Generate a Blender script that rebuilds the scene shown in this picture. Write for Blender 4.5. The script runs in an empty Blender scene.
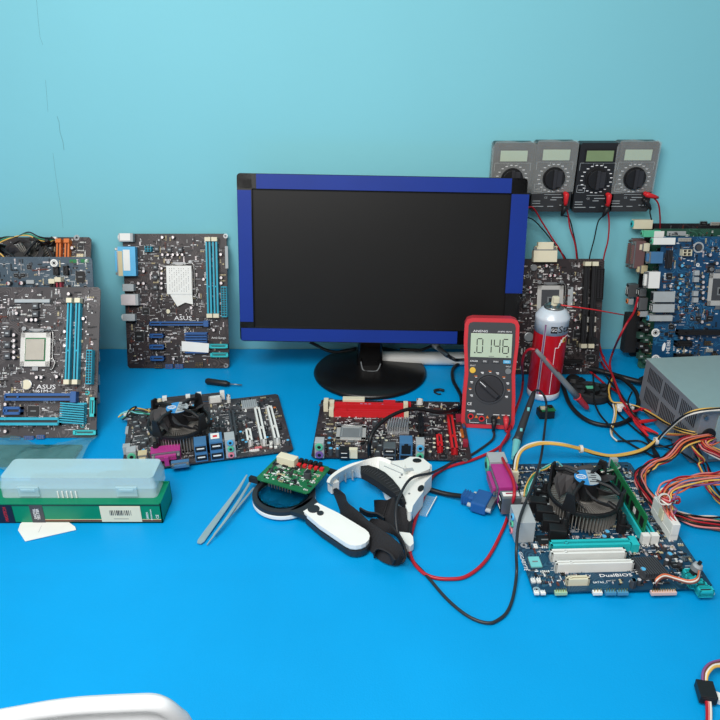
import bpy, math, random
from mathutils import Matrix, Vector
random.seed(7)
PI = math.pi
C = bpy.context.scene.collection
scene = bpy.context.scene
# ------------------------------------------------------------------ camera
CH, CT, CF = .56, math.radians(26), 700.0
cd = bpy.data.cameras.new('camera'); cam = bpy.data.objects.new('camera', cd); C.objects.link(cam)
cam.location = (0, 0, CH); cam.rotation_euler = (PI/2-CT, 0, 0)
cd.sensor_width = 36; cd.lens = 36*CF/720; cd.clip_start = .02
scene.camera = cam
scene.view_settings.view_transform = 'Standard'; scene.view_settings.look = 'None'
scene.view_settings.gamma = 1; scene.view_settings.use_curve_mapping = False
scene.view_settings.exposure = 0.0

def ray(px, py):
    a = (px-360)/CF; b = (py-360)/CF
    return Vector((a, math.cos(CT)-b*math.sin(CT), -math.sin(CT)-b*math.cos(CT)))
def P(px, py, z=0.0):
    r = ray(px, py); t = (z-CH)/r.z
    return Vector((r.x*t, r.y*t, z))
def Y(px, py, y):
    r = ray(px, py); t = y/r.y
    return Vector((r.x*t, y, CH+r.z*t))

# ------------------------------------------------------------------ materials
def lin(c):
    return tuple(((v/255)/12.92 if v/255 <= .04045 else ((v/255+.055)/1.055)**2.4) for v in c)+(1,)
MATS = {}
def mat(name, col, rough=.5, metal=0., var=.12, scale=60., bump=0., bscale=400., spec=.5, alpha=1., trans=0., ior=1.45, coat=0., kind=None, col2=None):
    if name in MATS: return MATS[name]
    m = bpy.data.materials.new(name); m.use_nodes = True
    nt = m.node_tree; N = nt.nodes; Lk = nt.links
    b = N['Principled BSDF']
    b.inputs['Roughness'].default_value = rough; b.inputs['Metallic'].default_value = metal
    b.inputs['Specular IOR Level'].default_value = spec; b.inputs['Alpha'].default_value = alpha
    b.inputs['Transmission Weight'].default_value = trans; b.inputs['IOR'].default_value = ior
    b.inputs['Coat Weight'].default_value = coat
    tc = N.new('ShaderNodeTexCoord')
    c = lin(col)
    nz = N.new('ShaderNodeTexNoise'); nz.inputs['Scale'].default_value = scale; nz.inputs['Detail'].default_value = 3
    Lk.new(tc.outputs['Object'], nz.inputs['Vector'])
    mx = N.new('ShaderNodeMix'); mx.data_type = 'RGBA'
    lo = tuple(v*(1-var) for v in c[:3])+(1,); hi = tuple(min(1, v*(1+var)) for v in c[:3])+(1,)
    mx.inputs[6].default_value = lo; mx.inputs[7].default_value = hi
    Lk.new(nz.outputs['Fac'], mx.inputs[0])
    out = mx.outputs[2]
    if kind == 'pcb':       # nested contour lines of a noise read as copper traces under the solder mask
        n2 = N.new('ShaderNodeTexNoise'); n2.inputs['Scale'].default_value = 38; n2.inputs['Detail'].default_value = 0
        Lk.new(tc.outputs['Object'], n2.inputs['Vector'])
        m1 = N.new('ShaderNodeMath'); m1.operation = 'MULTIPLY'; m1.inputs[1].default_value = 110
        m2 = N.new('ShaderNodeMath'); m2.operation = 'SINE'
        m3 = N.new('ShaderNodeMath'); m3.operation = 'GREATER_THAN'; m3.inputs[1].default_value = .45
        n3 = N.new('ShaderNodeTexNoise'); n3.inputs['Scale'].default_value = 22; Lk.new(tc.outputs['Object'], n3.inputs['Vector'])
        m4 = N.new('ShaderNodeMath'); m4.operation = 'GREATER_THAN'; m4.inputs[1].default_value = .5
        m5 = N.new('ShaderNodeMath'); m5.operation = 'MULTIPLY'
        Lk.new(n2.outputs['Fac'], m1.inputs[0]); Lk.new(m1.outputs[0], m2.inputs[0]); Lk.new(m2.outputs[0], m3.inputs[0])
        Lk.new(n3.outputs['Fac'], m4.inputs[0]); Lk.new(m3.outputs[0], m5.inputs[0]); Lk.new(m4.outputs[0], m5.inputs[1])
        m6 = N.new('ShaderNodeMath'); m6.operation = 'MULTIPLY'; m6.inputs[1].default_value = .6; Lk.new(m5.outputs[0], m6.inputs[0])
        mb = N.new('ShaderNodeMix'); mb.data_type = 'RGBA'
        Lk.new(m6.outputs[0], mb.inputs[0]); Lk.new(out, mb.inputs[6]); mb.inputs[7].default_value = lin(col2)
        out = mb.outputs[2]
    Lk.new(out, b.inputs['Base Color'])
    if bump:
        n4 = N.new('ShaderNodeTexNoise'); n4.inputs['Scale'].default_value = bscale; n4.inputs['Detail'].default_value = 4
        Lk.new(tc.outputs['Object'], n4.inputs['Vector'])
        bp = N.new('ShaderNodeBump'); bp.inputs['Strength'].default_value = bump; bp.inputs['Distance'].default_value = .002
        Lk.new(n4.outputs['Fac'], bp.inputs['Height']); Lk.new(bp.outputs[0], b.inputs['Normal'])
    MATS[name] = m
    return m
K = {}
def pal(k, *a, **kw): K[k] = mat(k, *a, **kw)
pal('black', (26,26,28), .45); pal('gloss_black', (9,9,10), .2, coat=.2, var=.3); pal('soft_black', (32,32,34), .7, bump=.2)
pal('dark', (48,48,52), .5); pal('charcoal', (66,68,72), .55); pal('grey', (120,124,126), .5); pal('lgrey', (170,176,178), .5)
pal('white', (235,235,230), .5, var=.04); pal('cream', (226,218,190), .5, var=.05); pal('beige', (205,190,150), .5)
pal('metal', (165,165,163), .32, 1., var=.1); pal('tin', (150,152,154), .4, .8); pal('gold', (200,160,80), .35, .9)
pal('silver', (220,222,224), .3, .7, var=.05); pal('red', (212,38,44), .4); pal('blue', (34,88,150), .4); pal('portblue', (70,118,160), .4); pal('ihs', (176,170,158), .38, .3); pal('skyblue', (90,180,225), .4)
pal('cyan', (30,165,190), .4); pal('teal', (40,190,195), .4); pal('magenta', (176,56,134), .4); pal('green', (30,120,70), .4)
pal('mint', (90,190,150), .4); pal('orange', (225,120,50), .4); pal('pink', (225,130,140), .4); pal('yellow', (235,190,70), .45)
pal('purple', (120,90,160), .4); pal('capwhite', (225,215,215), .35, .3); pal('dull_green', (50,82,70), .6); pal('portbrown', (112,84,84), .5); pal('socket_steel', (205,203,198), .35, .35); pal('head_blue', (80,145,180), .4); pal('head_pink', (222,190,182), .4); pal('head_mint', (165,200,165), .4); pal('fins', (176,172,166), .35, .55); pal('fan_grey', (60,57,58), .6); pal('wine', (150,40,60), .4)
pal('w_red', (170,25,38), .4); pal('w_black', (20,20,22), .45); pal('w_yellow', (225,180,90), .45); pal('w_orange', (215,110,70), .45)
pal('w_white', (225,220,210), .45); pal('w_brown', (110,60,50), .5); pal('w_green', (50,140,110), .45); pal('w_cyan', (120,200,200), .45)
pal('w_pink', (215,130,125), .45); pal('w_purple', (130,80,130), .45); pal('w_blue', (50,90,170), .45)
pal('ink', (245,245,245), .6, var=.02); pal('darkink', (20,22,26), .6)

# ------------------------------------------------------------------ mesh builder
class MB:
    def __init__(s): s.v = []; s.f = []; s.m = []; s.mats = []; s.M = Matrix()
    def mi(s, m):
        if isinstance(m, str): m = K[m]
        if m not in s.mats: s.mats.append(m)
        return s.mats.index(m)
    def add(s, vs, fs, m):
        k = len(s.v); i = s.mi(m)
        s.v += [tuple(s.M @ Vector(v)) for v in vs]
        s.f += [tuple(k+j for j in f) for f in fs]; s.m += [i]*len(fs)
        return s
    def box(s, c, d, m, rz=0, top=1.):
        x, y, z = d[0]/2, d[1]/2, d[2]/2; ca, sa = math.cos(rz), math.sin(rz)
        vs = []
        for dz, t in ((-z, 1), (z, top)):
            for dx, dy in ((-x,-y),(x,-y),(x,y),(-x,y)):
                dx *= t; dy *= t
                vs.append((c[0]+dx*ca-dy*sa, c[1]+dx*sa+dy*ca, c[2]+dz))
        return s.add(vs, [(3,2,1,0),(4,5,6,7),(0,1,5,4),(1,2,6,5),(2,3,7,6),(3,0,4,7)], m)
    def prism(s, pts, z0, z1, m, m2=None):      # z0, z1 may be numbers
        n = len(pts)
        a = sum(pts[i][0]*pts[(i+1)%n][1]-pts[(i+1)%n][0]*pts[i][1] for i in range(n))
        if a < 0: pts = pts[::-1]
        vs = [(p[0], p[1], z0) for p in pts]+[(p[0], p[1], z1) for p in pts]
        s.add(vs, [tuple(range(n))[::-1]]+[(i, (i+1)%n, n+(i+1)%n, n+i) for i in range(n)], m)
        s.add([(p[0], p[1], z1) for p in pts], [tuple(range(n))], m2 or m)
        return s
    def cyl(s, c, r, h, m, n=16, r2=None, axis='z', m2=None):
        r2 = r if r2 is None else r2
        vs = []
        for z, q in ((0, r), (h, r2)):
            for i in range(n):
                a = 2*PI*i/n; u, w = q*math.cos(a), q*math.sin(a)
                vs.append({'z': (c[0]+u, c[1]+w, c[2]+z), 'x': (c[0]+z, c[1]+u, c[2]+w), 'y': (c[0]+w, c[1]+z, c[2]+u)}[axis])
        s.add(vs, [tuple(range(n))[::-1]]+[(i, (i+1)%n, n+(i+1)%n, n+i) for i in range(n)]+([] if m2 else [tuple(range(n, 2*n))]), m)
        if m2: s.add(vs[n:], [tuple(range(n))], m2)
        return s
    def lathe(s, prof, m, n=32, c=(0,0,0), cap=True):
        vs = []; fs = []
        for r, z in prof:
            for i in range(n):
                a = 2*PI*i/n; vs.append((c[0]+r*math.cos(a), c[1]+r*math.sin(a), c[2]+z))
        for j in range(len(prof)-1):
            for i in range(n):
                k = (i+1) % n; fs.append((j*n+i, j*n+k, (j+1)*n+k, (j+1)*n+i))
        if cap: fs += [tuple(range(n))[::-1], tuple((len(prof)-1)*n+i for i in range(n))]
        return s.add(vs, fs, m)
    def ring(s, c, r0, r1, h, m, n=24):
        vs = []
        for r, z in ((r0,0),(r1,0),(r1,h),(r0,h)):
            for i in range(n):
                a = 2*PI*i/n; vs.append((c[0]+r*math.cos(a), c[1]+r*math.sin(a), c[2]+z))
        fs = []
        for j in range(4):
            for i in range(n):
                k = (i+1) % n; q = (j+1) % 4
                fs.append((j*n+i, j*n+k, q*n+k, q*n+i))
        return s.add(vs, fs, m)
    def tube(s, pts, r, m, n=8, rs=None):
        pts = [Vector(p) for p in pts]
        vs = []; fs = []
        up = Vector((0,0,1)); L = len(pts)
        t0 = (pts[1]-pts[0]).normalized()
        u = t0.cross(up)
        if u.length < .1: u = t0.cross(Vector((1,0,0)))
        u.normalize()
        for i, p in enumerate(pts):
            t = (pts[min(i+1, L-1)]-pts[max(i-1, 0)])
            t = t.normalized() if t.length > 1e-9 else t0
            u = (u-t*u.dot(t)).normalized(); w = t.cross(u)
            q = rs[i] if rs else r
            for k in range(n):
                a = 2*PI*k/n; vs.append(p+u*(q*math.cos(a))+w*(q*math.sin(a)))
        for i in range(L-1):
            for k in range(n):
                j = (k+1) % n; fs.append((i*n+k, i*n+j, (i+1)*n+j, (i+1)*n+k))
        fs += [tuple(range(n))[::-1], tuple((L-1)*n+k for k in range(n))]
        return s.add(vs, fs, m)
    def ribbon(s, pts, hs, t, m):      # upright strip: bottom path (x,y,z), heights, thickness; hs entries (dx,dy,dz) = vector from bottom to top edge
        pts = [Vector(p) for p in pts]; L = len(pts); vs = []; fs = []
        for i, p in enumerate(pts):
            d = (pts[min(i+1, L-1)]-pts[max(i-1, 0)]); h = Vector(hs[i])
            n = d.cross(h).normalized()*t/2
            vs += [p-n, p+n, p+h+n, p+h-n]
        for i in range(L-1):
            for k in range(4):
                j = (k+1) % 4; fs.append((i*4+k, (i+1)*4+k, (i+1)*4+j, i*4+j))
        fs += [(0,1,2,3), tuple((L-1)*4+k for k in (3,2,1,0))]
        return s.add(vs, fs, m)
    def build(s, name, parent=None, smooth=False, bevel=0, seg=2, sub=0, label=None, kind=None):
        me = bpy.data.meshes.new(name); me.from_pydata(s.v, [], s.f)
        for m in s.mats: me.materials.append(m)
        me.polygons.foreach_set('material_index', s.m)
        if smooth: me.polygons.foreach_set('use_smooth', [True]*len(s.f))
        me.update()
        o = bpy.data.objects.new(name, me); C.objects.link(o)
        if parent is not None: o.parent = parent
        if bevel:
            md = o.modifiers.new('bevel', 'BEVEL'); md.width = bevel; md.segments = seg; md.limit_method = 'ANGLE'; md.angle_limit = math.radians(40)
        if sub:
            md = o.modifiers.new('sub', 'SUBSURF'); md.levels = sub; md.render_levels = sub
        if label: o['label'] = label
        if kind: o['kind'] = kind
        return o
def tag(o, label, cat, group=None, kind=None):
    o['label'] = label; o['category'] = cat
    if group: o['group'] = group
    if kind: o['kind'] = kind
    return o
def thing(name, label, cat, group=None, loc=(0,0,0), M=None):
    o = bpy.data.objects.new(name, None); C.objects.link(o); o.empty_display_size = .02
    if M is not None: o.matrix_world = M
    else: o.location = loc
    return tag(o, label, cat, group)
def smoothpath(pts, k=6):
    pts = [Vector(p) for p in pts]; out = []
    n = len(pts)
    for i in range(n-1):
        a, b, c, d = pts[max(i-1,0)], pts[i], pts[i+1], pts[min(i+2,n-1)]
        for j in range(k):
            t = j/k
            out.append(.5*((2*b)+(c-a)*t+(2*a-5*b+4*c-d)*t*t+(3*b-a-3*c+d)*t**3))
    return out+[pts[-1]]
def path(lst, k=6):     # entries (px,py,z) on a level, or (px,py,None,y) at a distance
    return smoothpath([P(*q) if len(q) == 3 else Y(q[0], q[1], q[3]) for q in lst], k)
def text(s, size, m, parent, loc=(0,0,0), rz=0, name='lettering', align='CENTER', M=None, ext=.0001, sx=1, bend=None):
    cu = bpy.data.curves.new('t', 'FONT'); cu.body = s; cu.size = size; cu.extrude = ext; cu.align_x = align; cu.align_y = 'CENTER'
    cu.resolution_u = 2
    t = bpy.data.objects.new('t', cu); C.objects.link(t)
    dg = bpy.context.evaluated_depsgraph_get(); me = bpy.data.meshes.new_from_object(t.evaluated_get(dg))
    bpy.data.objects.remove(t); bpy.data.curves.remove(cu)
    me.transform(Matrix.Diagonal((sx,1,1,1)))
    me.transform(Matrix.Rotation(rz, 4, 'Z')); me.transform(Matrix.Translation(loc))
    if bend:
        for v in me.vertices: v.co = bend(v.co)
    if M is not None: me.transform(M)
    me.materials.clear(); me.materials.append(K[m] if isinstance(m, str) else m)
    o = bpy.data.objects.new(name, me); C.objects.link(o); o.parent = parent
    return o

# ------------------------------------------------------------------ setting
wallm = mat('wall_paint', (132,206,218), .7, var=.05, scale=3., bump=.12, bscale=60)
def simple_box(name, lo, hi, m, **kw):
    b = MB(); b.box([(a+c)/2 for a, c in zip(lo, hi)], [c-a for a, c in zip(lo, hi)], m)
    return b.build(name, **kw)
wall = simple_box('wall_back', (-2.2,1.2,-.75), (2.2,1.32,1.9), wallm); wall['kind'] = 'structure'
fl = simple_box('floor', (-2.2,-2.2,-.8), (2.2,1.32,-.75), mat('floor_tile', (170,168,160), .4, bump=.05)); fl['kind'] = 'structure'
ck = MB()
for seg in ([(36.5,0),(38,18),(40,37),(43,45)], [(45.5,80),(48,112)], [(57,116),(59,122),(60,132),(63,142),(64,150)], [(53,153),(55,170),(58,190),(62,215),(63,228)]):
    q = [Y(x, y, 1.1999) for x, y in seg]
    for a, b_ in zip(q, q[1:]):
        w = .00035 if seg[0][0] == 57 else .0002
        ck.add([a+Vector((-w,0,0)), a+Vector((w,0,0)), b_+Vector((w,0,0)), b_+Vector((-w,0,0))], [(0,1,2,3)], mat('crack', (95,150,160), .9))
ck.build('hairline_crack', wall, label='thin dark hairline crack')

# table
T = thing('table', 'long table under the blue cloth against the wall', 'table', loc=(0,.78,-.75))
b = MB(); b.box((0,0,.735), (2.4,.82,.022), mat('table_wood', (150,110,70), .5)); b.build('tabletop', T)
for sx in (-1,1):
    for sy in (-1,1):
        b = MB(); b.box((sx*1.12, sy*.36, .362), (.05,.05,.724), mat('table_wood', (150,110,70))); b.build('leg', T)
# cloth
clothm = mat('blue_cloth', (0,152,216), .42, var=.10, scale=6., bump=.18, bscale=500, spec=.35)
def creaser(x, y):
    z = 0
    for (x0, y0, dx, dy, w, a) in CREASE:
        d = (x-x0)*dy-(y-y0)*dx
        z -= a*math.exp(-(d/w)**2)
    return z
CREASE = []
pa, pb = P(0,572), P(720,560); dd = (pb-pa).normalized(); CREASE.append((pa.x, pa.y, dd.x, dd.y, .004, .0010))
pa, pb = P(262,700), P(285,480); dd = (pb-pa).normalized(); CREASE.append((pa.x, pa.y, dd.x, dd.y, .005, .0008))
pa, pb = P(118,700), P(225,400); dd = (pb-pa).normalized(); CREASE.append((pa.x, pa.y, dd.x, dd.y, .006, .0006))
from mathutils import noise
b = MB(); nx, ny = 240, 90; x0, x1, yf, yb = -1.22, 1.22, .365, 1.197
vs = []; fs = []
for j in range(-14, ny+1):
    for i in range(nx+1):
        x = x0+(x1-x0)*i/nx
        if j >= 0:
            y = yf+(yb-yf)*j/ny
            z = -.0004+creaser(x, y)-.0022*max(0, noise.noise(Vector((x*14, y*8, 0))))-.0006*max(0, noise.noise(Vector((x*30+4, y*30, 3))))
        else:
            z = j/14*.55; y = yf-.008-.012*math.sin(x*26)*min(1, -j/5)
        vs.append((x, y, z))
for j in range(ny+14):
    for i in range(nx):
        k = j*(nx+1)+i; fs.append((k, k+1, k+nx+2, k+nx+1))
b.add(vs, fs, clothm)
cl = b.build('tablecloth', smooth=True); tag(cl, 'bright blue cloth spread over the whole table', 'tablecloth')

# ------------------------------------------------------------------ light
w = bpy.data.worlds.new('world'); scene.world = w; w.use_nodes = True
bg = w.node_tree.nodes['Background']; bg.inputs[0].default_value = (.95,.98,1.0,1); bg.inputs[1].default_value = .27
def area(name, loc, target, sx, sy, e, col):
    l = bpy.data.lights.new(name, 'AREA'); l.shape = 'RECTANGLE'; l.size = sx; l.size_y = sy; l.energy = e; l.color = col
    o = bpy.data.objects.new(name, l); C.objects.link(o); o.location = loc
    o.rotation_euler = (Vector(target)-Vector(loc)).to_track_quat('-Z', 'Y').to_euler()
    return o
area('window_daylight', (-.9,-.9,1.2), (0,.5,0), 1.2, 1.0, 9.5, (1,.98,.95))
area('added_key_light', (-.25,.04,1.12), (-.12,.6,0), .9, .45, 17.3, (1,.99,.97))  # key light added low over the near table, so brightness falls off toward wall
# ------------------------------------------------------------------ circuit boards
def frame_matrix(o, X, Yv):
    X = Vector(X).normalized(); Yv = Vector(Yv); Yv = (Yv-X*Yv.dot(X)).normalized(); Z = X.cross(Yv)
    M = Matrix((X, Yv, Z)).transposed().to_4x4(); M.translation = Vector(o); return M
K['labelblue'] = mat('labelblue', (50,140,205), .35)
class Board:
    def __init__(s, label, W, H, M, pcb, group, crop=(1,0,0), cut=0, name='motherboard', cat='motherboard', scatter=420, seed=1, keep=()):
        s.W, s.H, s.M, s.t = W, H, M, .0016
        s.root = thing(name, label, cat, group, M=M); s.inv = M.inverted(); s.crop = crop
        b = MB(); c = .004
        pts = [(-W/2+c,0),(W/2-c,0),(W/2,c),(W/2,H-c),(W/2-c,H),(-W/2+c,H),(-W/2,H-c),(-W/2,c)]
        b.prism(pts, 0, s.t, pcb)
        s.pcb = b.build('circuit_board', s.root)
        s.keep = []
        for (x0,y0,x1,y1) in keep:
            q = [s.L(x,y,0) for x,y in ((x0,y0),(x1,y0),(x1,y1),(x0,y1))]; s.keep.append((min(v.x for v in q), max(v.x for v in q), min(v.y for v in q), max(v.y for v in q)))
        if scatter: s.scatter(scatter, seed)
    def L(s, px, py, h=0):      # crop pixel -> local point at local height h
        k, ox, oy = s.crop; px = ox+px/k; py = oy+py/k
        o = s.inv @ Vector((0,0,CH)); d = (s.inv.to_3x3() @ ray(px, py)); t = (h-o.z)/d.z
        return o+d*t
    def R(s, x0, y0, x1, y1, h=0):
        a, b_, c, d = s.L(x0,y0,h), s.L(x1,y0,h), s.L(x1,y1,h), s.L(x0,y1,h)
        m = (a+b_+c+d)/4
        return m.x, m.y, ((b_-a).length+(c-d).length)/2, ((d-a).length+(c-b_).length)/2
    def scatter(s, n, seed, h=.0012):
        rnd = random.Random(seed); b = MB(); W, H = s.W, s.H
        cols = ['white','tin','beige','black','dark','black','charcoal','capwhite','tin','dark','w_brown']
        k = 0; n = int(n*3.6); free = lambda x, y: not any(a-.002 < x < b_+.002 and c-.0015 < y < d+.0015 for a, b_, c, d in s.keep)
        while k < n:
            cx, cy = rnd.uniform(-W/2+.006, W/2-.006), rnd.uniform(.006, H-.006)
            q = rnd.randint(1, 5); ver = rnd.random() < .5; m = rnd.choice(cols)
            for i in range(q):
                x = cx+(i*.0022 if ver else 0); y = cy+(0 if ver else i*.0022)
                if abs(x) > W/2-.003 or y > H-.003: continue
                if not free(x, y): k += 1; continue
                dx, dy = (.0011,.002) if ver else (.002,.0011)
                b.box((x, y, s.t+h/2), (dx*rnd.uniform(.8,1.4), dy*rnd.uniform(.8,1.4), h), m); k += 1
        for i in range(n//4):
            x, y = rnd.uniform(-W/2+.01, W/2-.01), rnd.uniform(.01, H-.01)
            if not free(x, y): continue
            w_, d_ = rnd.choice([(.006,.0004),(.0004,.006),(.010,.0004),(.004,.0012),(.0025,.0025)])
            b.box((x, y, s.t+.0001), (w_, d_, .0003), 'ink' if w_ > .003 or d_ > .003 else 'tin')
        for i in range(n//40):
            x, y = rnd.uniform(-W/2+.01, W/2-.01), rnd.uniform(.01, H-.01); q = rnd.uniform(.003,.0065)
            if not free(x, y): continue
            b.box((x, y, s.t+.0006), (q, q*rnd.choice((1,.6)), .0012), 'black'); b.box((x, y, s.t+.0003), (q*1.4, q*.5, .0004), 'tin')
        b.build('surface_component', s.root, kind='stuff')
    def box(s, name, r, h, m, m2=None, z0=None, bevel=0, label=None, parent=None, top=1., px=True):
        cx, cy, w_, d_ = s.R(*r, h=h) if px else r
        z0 = s.t if z0 is None else z0
        b = MB(); b.box((cx, cy, z0+h/2), (w_, d_, h), m, top=top)
        if m2: b.box((cx, cy, z0+h+.0002), (w_*.8, d_*.8, .0004), m2)
        return b.build(name, parent or s.root, bevel=bevel, label=label)
    def pt(s, x, y, h, px=True):
        if px: v = s.L(x, y, h); return v.x, v.y
        return x, y
    def caps(s, lst, r=.003, h=.008, m='silver', body='charcoal', px=True, top='capwhite'):
        for x, y in lst:
            cx, cy = s.pt(x, y, h, px); cx = max(-s.W/2+r+.001, min(s.W/2-r-.001, cx)); cy = max(r+.0015, min(s.H-r-.001, cy))
            b = MB(); b.cyl((cx, cy, s.t), r, h*.92, body, 14, r2=r*.98); b.cyl((cx, cy, s.t+h*.92), r*.95, h*.08, body, 14, r2=r*.85, m2=top)
            b.box((cx-r*.62, cy, s.t+h+.0001), (r*(.5 if m == 'r' else .22), r*1.0, .0002), 'wine' if m == 'r' else 'grey')
            b.build('capacitor', s.root)
    def chokes(s, lst, q=.008, h=.006, m='charcoal', px=True):
        for x, y in lst:
            cx, cy = s.pt(x, y, h, px)
            b = MB(); b.box((cx, cy, s.t+h/2), (q, q, h), m, top=.9); b.box((cx, cy, s.t+h+.0001), (q*.45, q*.25, .0002), 'lgrey'); b.build('inductor', s.root)
    def chip(s, r, h=.0015, px=True, m='black', name='chip'):
        cx, cy, w_, d_ = s.R(*r, h=h) if px else r
        b = MB(); b.box((cx, cy, s.t+h/2+.0003), (w_, d_, h), m)
        n = max(4, int(w_/.0016))
        for i in range(n):
            for sg in (-1,1):
                b.box((cx-w_/2+w_*(i+.5)/n, cy+sg*(d_/2+.0006), s.t+.0003), (w_/n*.5, .0014, .0004), 'tin')
        n = max(4, int(d_/.0016))
        for i in range(n):
            for sg in (-1,1):
                b.box((cx+sg*(w_/2+.0006), cy-d_/2+d_*(i+.5)/n, s.t+.0003), (.0014, d_/n*.5, .0004), 'tin')
        b.box((cx, cy, s.t+h+.0004), (w_*.5, d_*.12, .0002), 'grey')
        return b.build(name, s.root)
    def slot(s, r, m, name='expansion_slot', h=.011, clips=None, ver=False, px=True, inner='dark', lock=None, label=None):
        cx, cy, w_, d_ = s.R(*r, h=h) if px else r
        b = MB(); z = s.t+h/2
        if ver:
            b.box((cx-w_*.33, cy, z), (w_*.34, d_, h), m); b.box((cx+w_*.33, cy, z), (w_*.34, d_, h), m)
            b.box((cx, cy, s.t+h*.35), (w_*.4, d_*.98, h*.7), inner); b.box((cx, cy-d_*.12, z), (w_*.5, .0025, h), m)
            for e in (-1,1): b.box((cx, cy+e*(d_/2-.001), z), (w_, .002, h), m)
        else:
            b.box((cx, cy-d_*.33, z), (w_, d_*.34, h), m); b.box((cx, cy+d_*.33, z), (w_, d_*.34, h), m)
            b.box((cx, cy, s.t+h*.35), (w_*.98, d_*.4, h*.7), inner); b.box((cx-w_*.3, cy, z), (.0025, d_*.5, h), m)
            for e in (-1,1): b.box((cx+e*(w_/2-.001), cy, z), (.002, d_, h), m)
        if lock: b.box((cx+w_/2+.003, cy, s.t+h*.55), (.008, d_*1.5, h*1.1), m)
        o = b.build(name, s.root, label=label)
        if clips:
            for e in (-1,1):
                b = MB()
                if ver: b.box((cx, cy+e*(d_/2+.002), s.t+h*.65), (w_*1.15, .007, h*1.3), clips)
                else: b.box((cx+e*(w_/2+.002), cy, s.t+h*.65), (.007, d_*1.15, h*1.3), clips)
                b.build('latch', o)
        return o
    def atx(s, r, m, ver=True, h=.012, px=True, nx=2, ny=12, name='power_socket'):
        cx, cy, w_, d_ = s.R(*r, h=h) if px else r
        b = MB(); b.box((cx, cy, s.t+h*.3), (w_, d_, h*.6), m)
        for e in (-1,1):
            b.box((cx+e*w_*.47, cy, s.t+h/2), (w_*.08, d_, h), m); b.box((cx, cy+e*d_*.49, s.t+h/2), (w_, d_*.03, h), m)
        if not ver: nx, ny = ny, nx
        for i in range(nx):
            for j in range(ny):
                b.box((cx-w_*.46+w_*.92*(i+.5)/nx, cy-d_*.47+d_*.94*(j+.5)/ny, s.t+h*.72), (w_/nx*.5, d_/ny*.5, h*.26), 'dark')
        for i in range(1, nx): b.box((cx-w_*.46+w_*.92*i/nx, cy, s.t+h*.78), (w_/nx*.2, d_*.96, h*.4), m)
        for j in range(1, ny): b.box((cx, cy-d_*.47+d_*.94*j/ny, s.t+h*.78), (w_*.9, d_/ny*.2, h*.4), m)
        return b.build(name, s.root)
    def heatsink(s, r, m, h=.012, n=9, ver=False, px=True, slant=0):
        cx, cy, w_, d_ = s.R(*r, h=h) if px else r
        b = MB(); b.box((cx, cy, s.t+h*.15), (w_, d_, h*.3), m)
        for i in range(n):
            f = (i+.5)/n-.5
            if ver: b.box((cx+w_*f, cy, s.t+h*.62), (w_/n*.5, d_, h*.76), m, rz=slant)
            else: b.box((cx, cy+d_*f, s.t+h*.62), (w_, d_/n*.5, h*.76), m, rz=slant)
        return b.build('heatsink', s.root)
    def header(s, r, m='dark', h=.005, px=True, pins='gold', name='pin_header'):
        cx, cy, w_, d_ = s.R(*r, h=h) if px else r
        b = MB(); b.box((cx, cy, s.t+h*.25), (w_, d_, h*.5), m)
        n = max(2, int(w_/.0025)); q = max(1, int(d_/.0025))
        for i in range(n):
            for j in range(q):
                b.box((cx-w_/2+w_*(i+.5)/n, cy-d_/2+d_*(j+.5)/q, s.t+h*.6), (.0007,.0007,h*.9), pins)
        return b.build(name, s.root)
    def sata(s, r, m='teal', h=.008, px=True):
        cx, cy, w_, d_ = s.R(*r, h=h) if px else r
        b = MB(); b.box((cx, cy, s.t+h*.4), (w_, d_, h*.5), m)
        for e in (-1,1):
            b.box((cx+e*w_*.45, cy, s.t+h/2), (w_*.1, d_, h), m); b.box((cx, cy+e*d_*.42, s.t+h/2), (w_, d_*.16, h), m)
        if w_ > d_: b.box((cx, cy, s.t+h*.68), (w_*.7, d_*.16, h*.3), 'dark')
        else: b.box((cx, cy, s.t+h*.68), (w_*.16, d_*.7, h*.3), 'dark')
        return b.build('drive_socket', s.root)
    def ringhole(s, lst, r=.0045, m='silver', px=True):
        for x, y in lst:
            cx, cy = s.pt(x, y, s.t, px)
            b = MB(); b.ring((cx, cy, s.t), r*.62, r, .0003, m); b.ring((cx, cy, s.t), r*.36, r*.5, .0003, m); b.cyl((cx, cy, s.t), r*.35, .0002, 'darkink', 12)
            b.build('mounting_hole', s.root)
    def socket(s, r, mode='empty', px=True, lever=True):
        h = .004; cx, cy, w_, d_ = s.R(*r, h=h) if px else r
        b = MB(); t = .16
        b.box((cx, cy, s.t+.001), (w_*.98, d_*.98, .002), 'dark')
        for e in (-1,1):
            b.box((cx+e*w_*(.5-t/2), cy, s.t+h*.7), (w_*t, d_, h*.6), 'socket_steel'); b.box((cx, cy+e*d_*(.5-t/2), s.t+h*.7), (w_, d_*t, h*.6), 'socket_steel')
        b.box((cx, cy+d_*.57, s.t+h*.5), (w_*.5, d_*.1, h*.7), 'tin'); b.box((cx, cy-d_*.56, s.t+h*.4), (w_*.2, d_*.12, h*.6), 'tin')
        for e in (-1,1): b.cyl((cx+e*w_*.42, cy+d_*.62, s.t), .0035, .003, 'tin', 12)
        o = b.build('cpu_socket', s.root, bevel=.0004)
        if lever:
            b = MB(); q = [Vector(v) for v in ((cx-w_*.35, cy+d_*.58, s.t+.003), (cx, cy+d_*.52, s.t+.004), (cx+w_*.35, cy+d_*.58, s.t+.003), (cx+w_*.56, cy+d_*.5, s.t+.003), (cx+w_*.57, cy-d_*.2, s.t+.003), (cx+w_*.66, cy-d_*.38, s.t+.003), (cx+w_*.58, cy-d_*.58, s.t+.004), (cx+w_*.5, cy-d_*.56, s.t+.004))]
            b.tube(smoothpath(q, 4), .0009, 'metal', 6); b.build('lever', o, smooth=True)
        b = MB()
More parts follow.
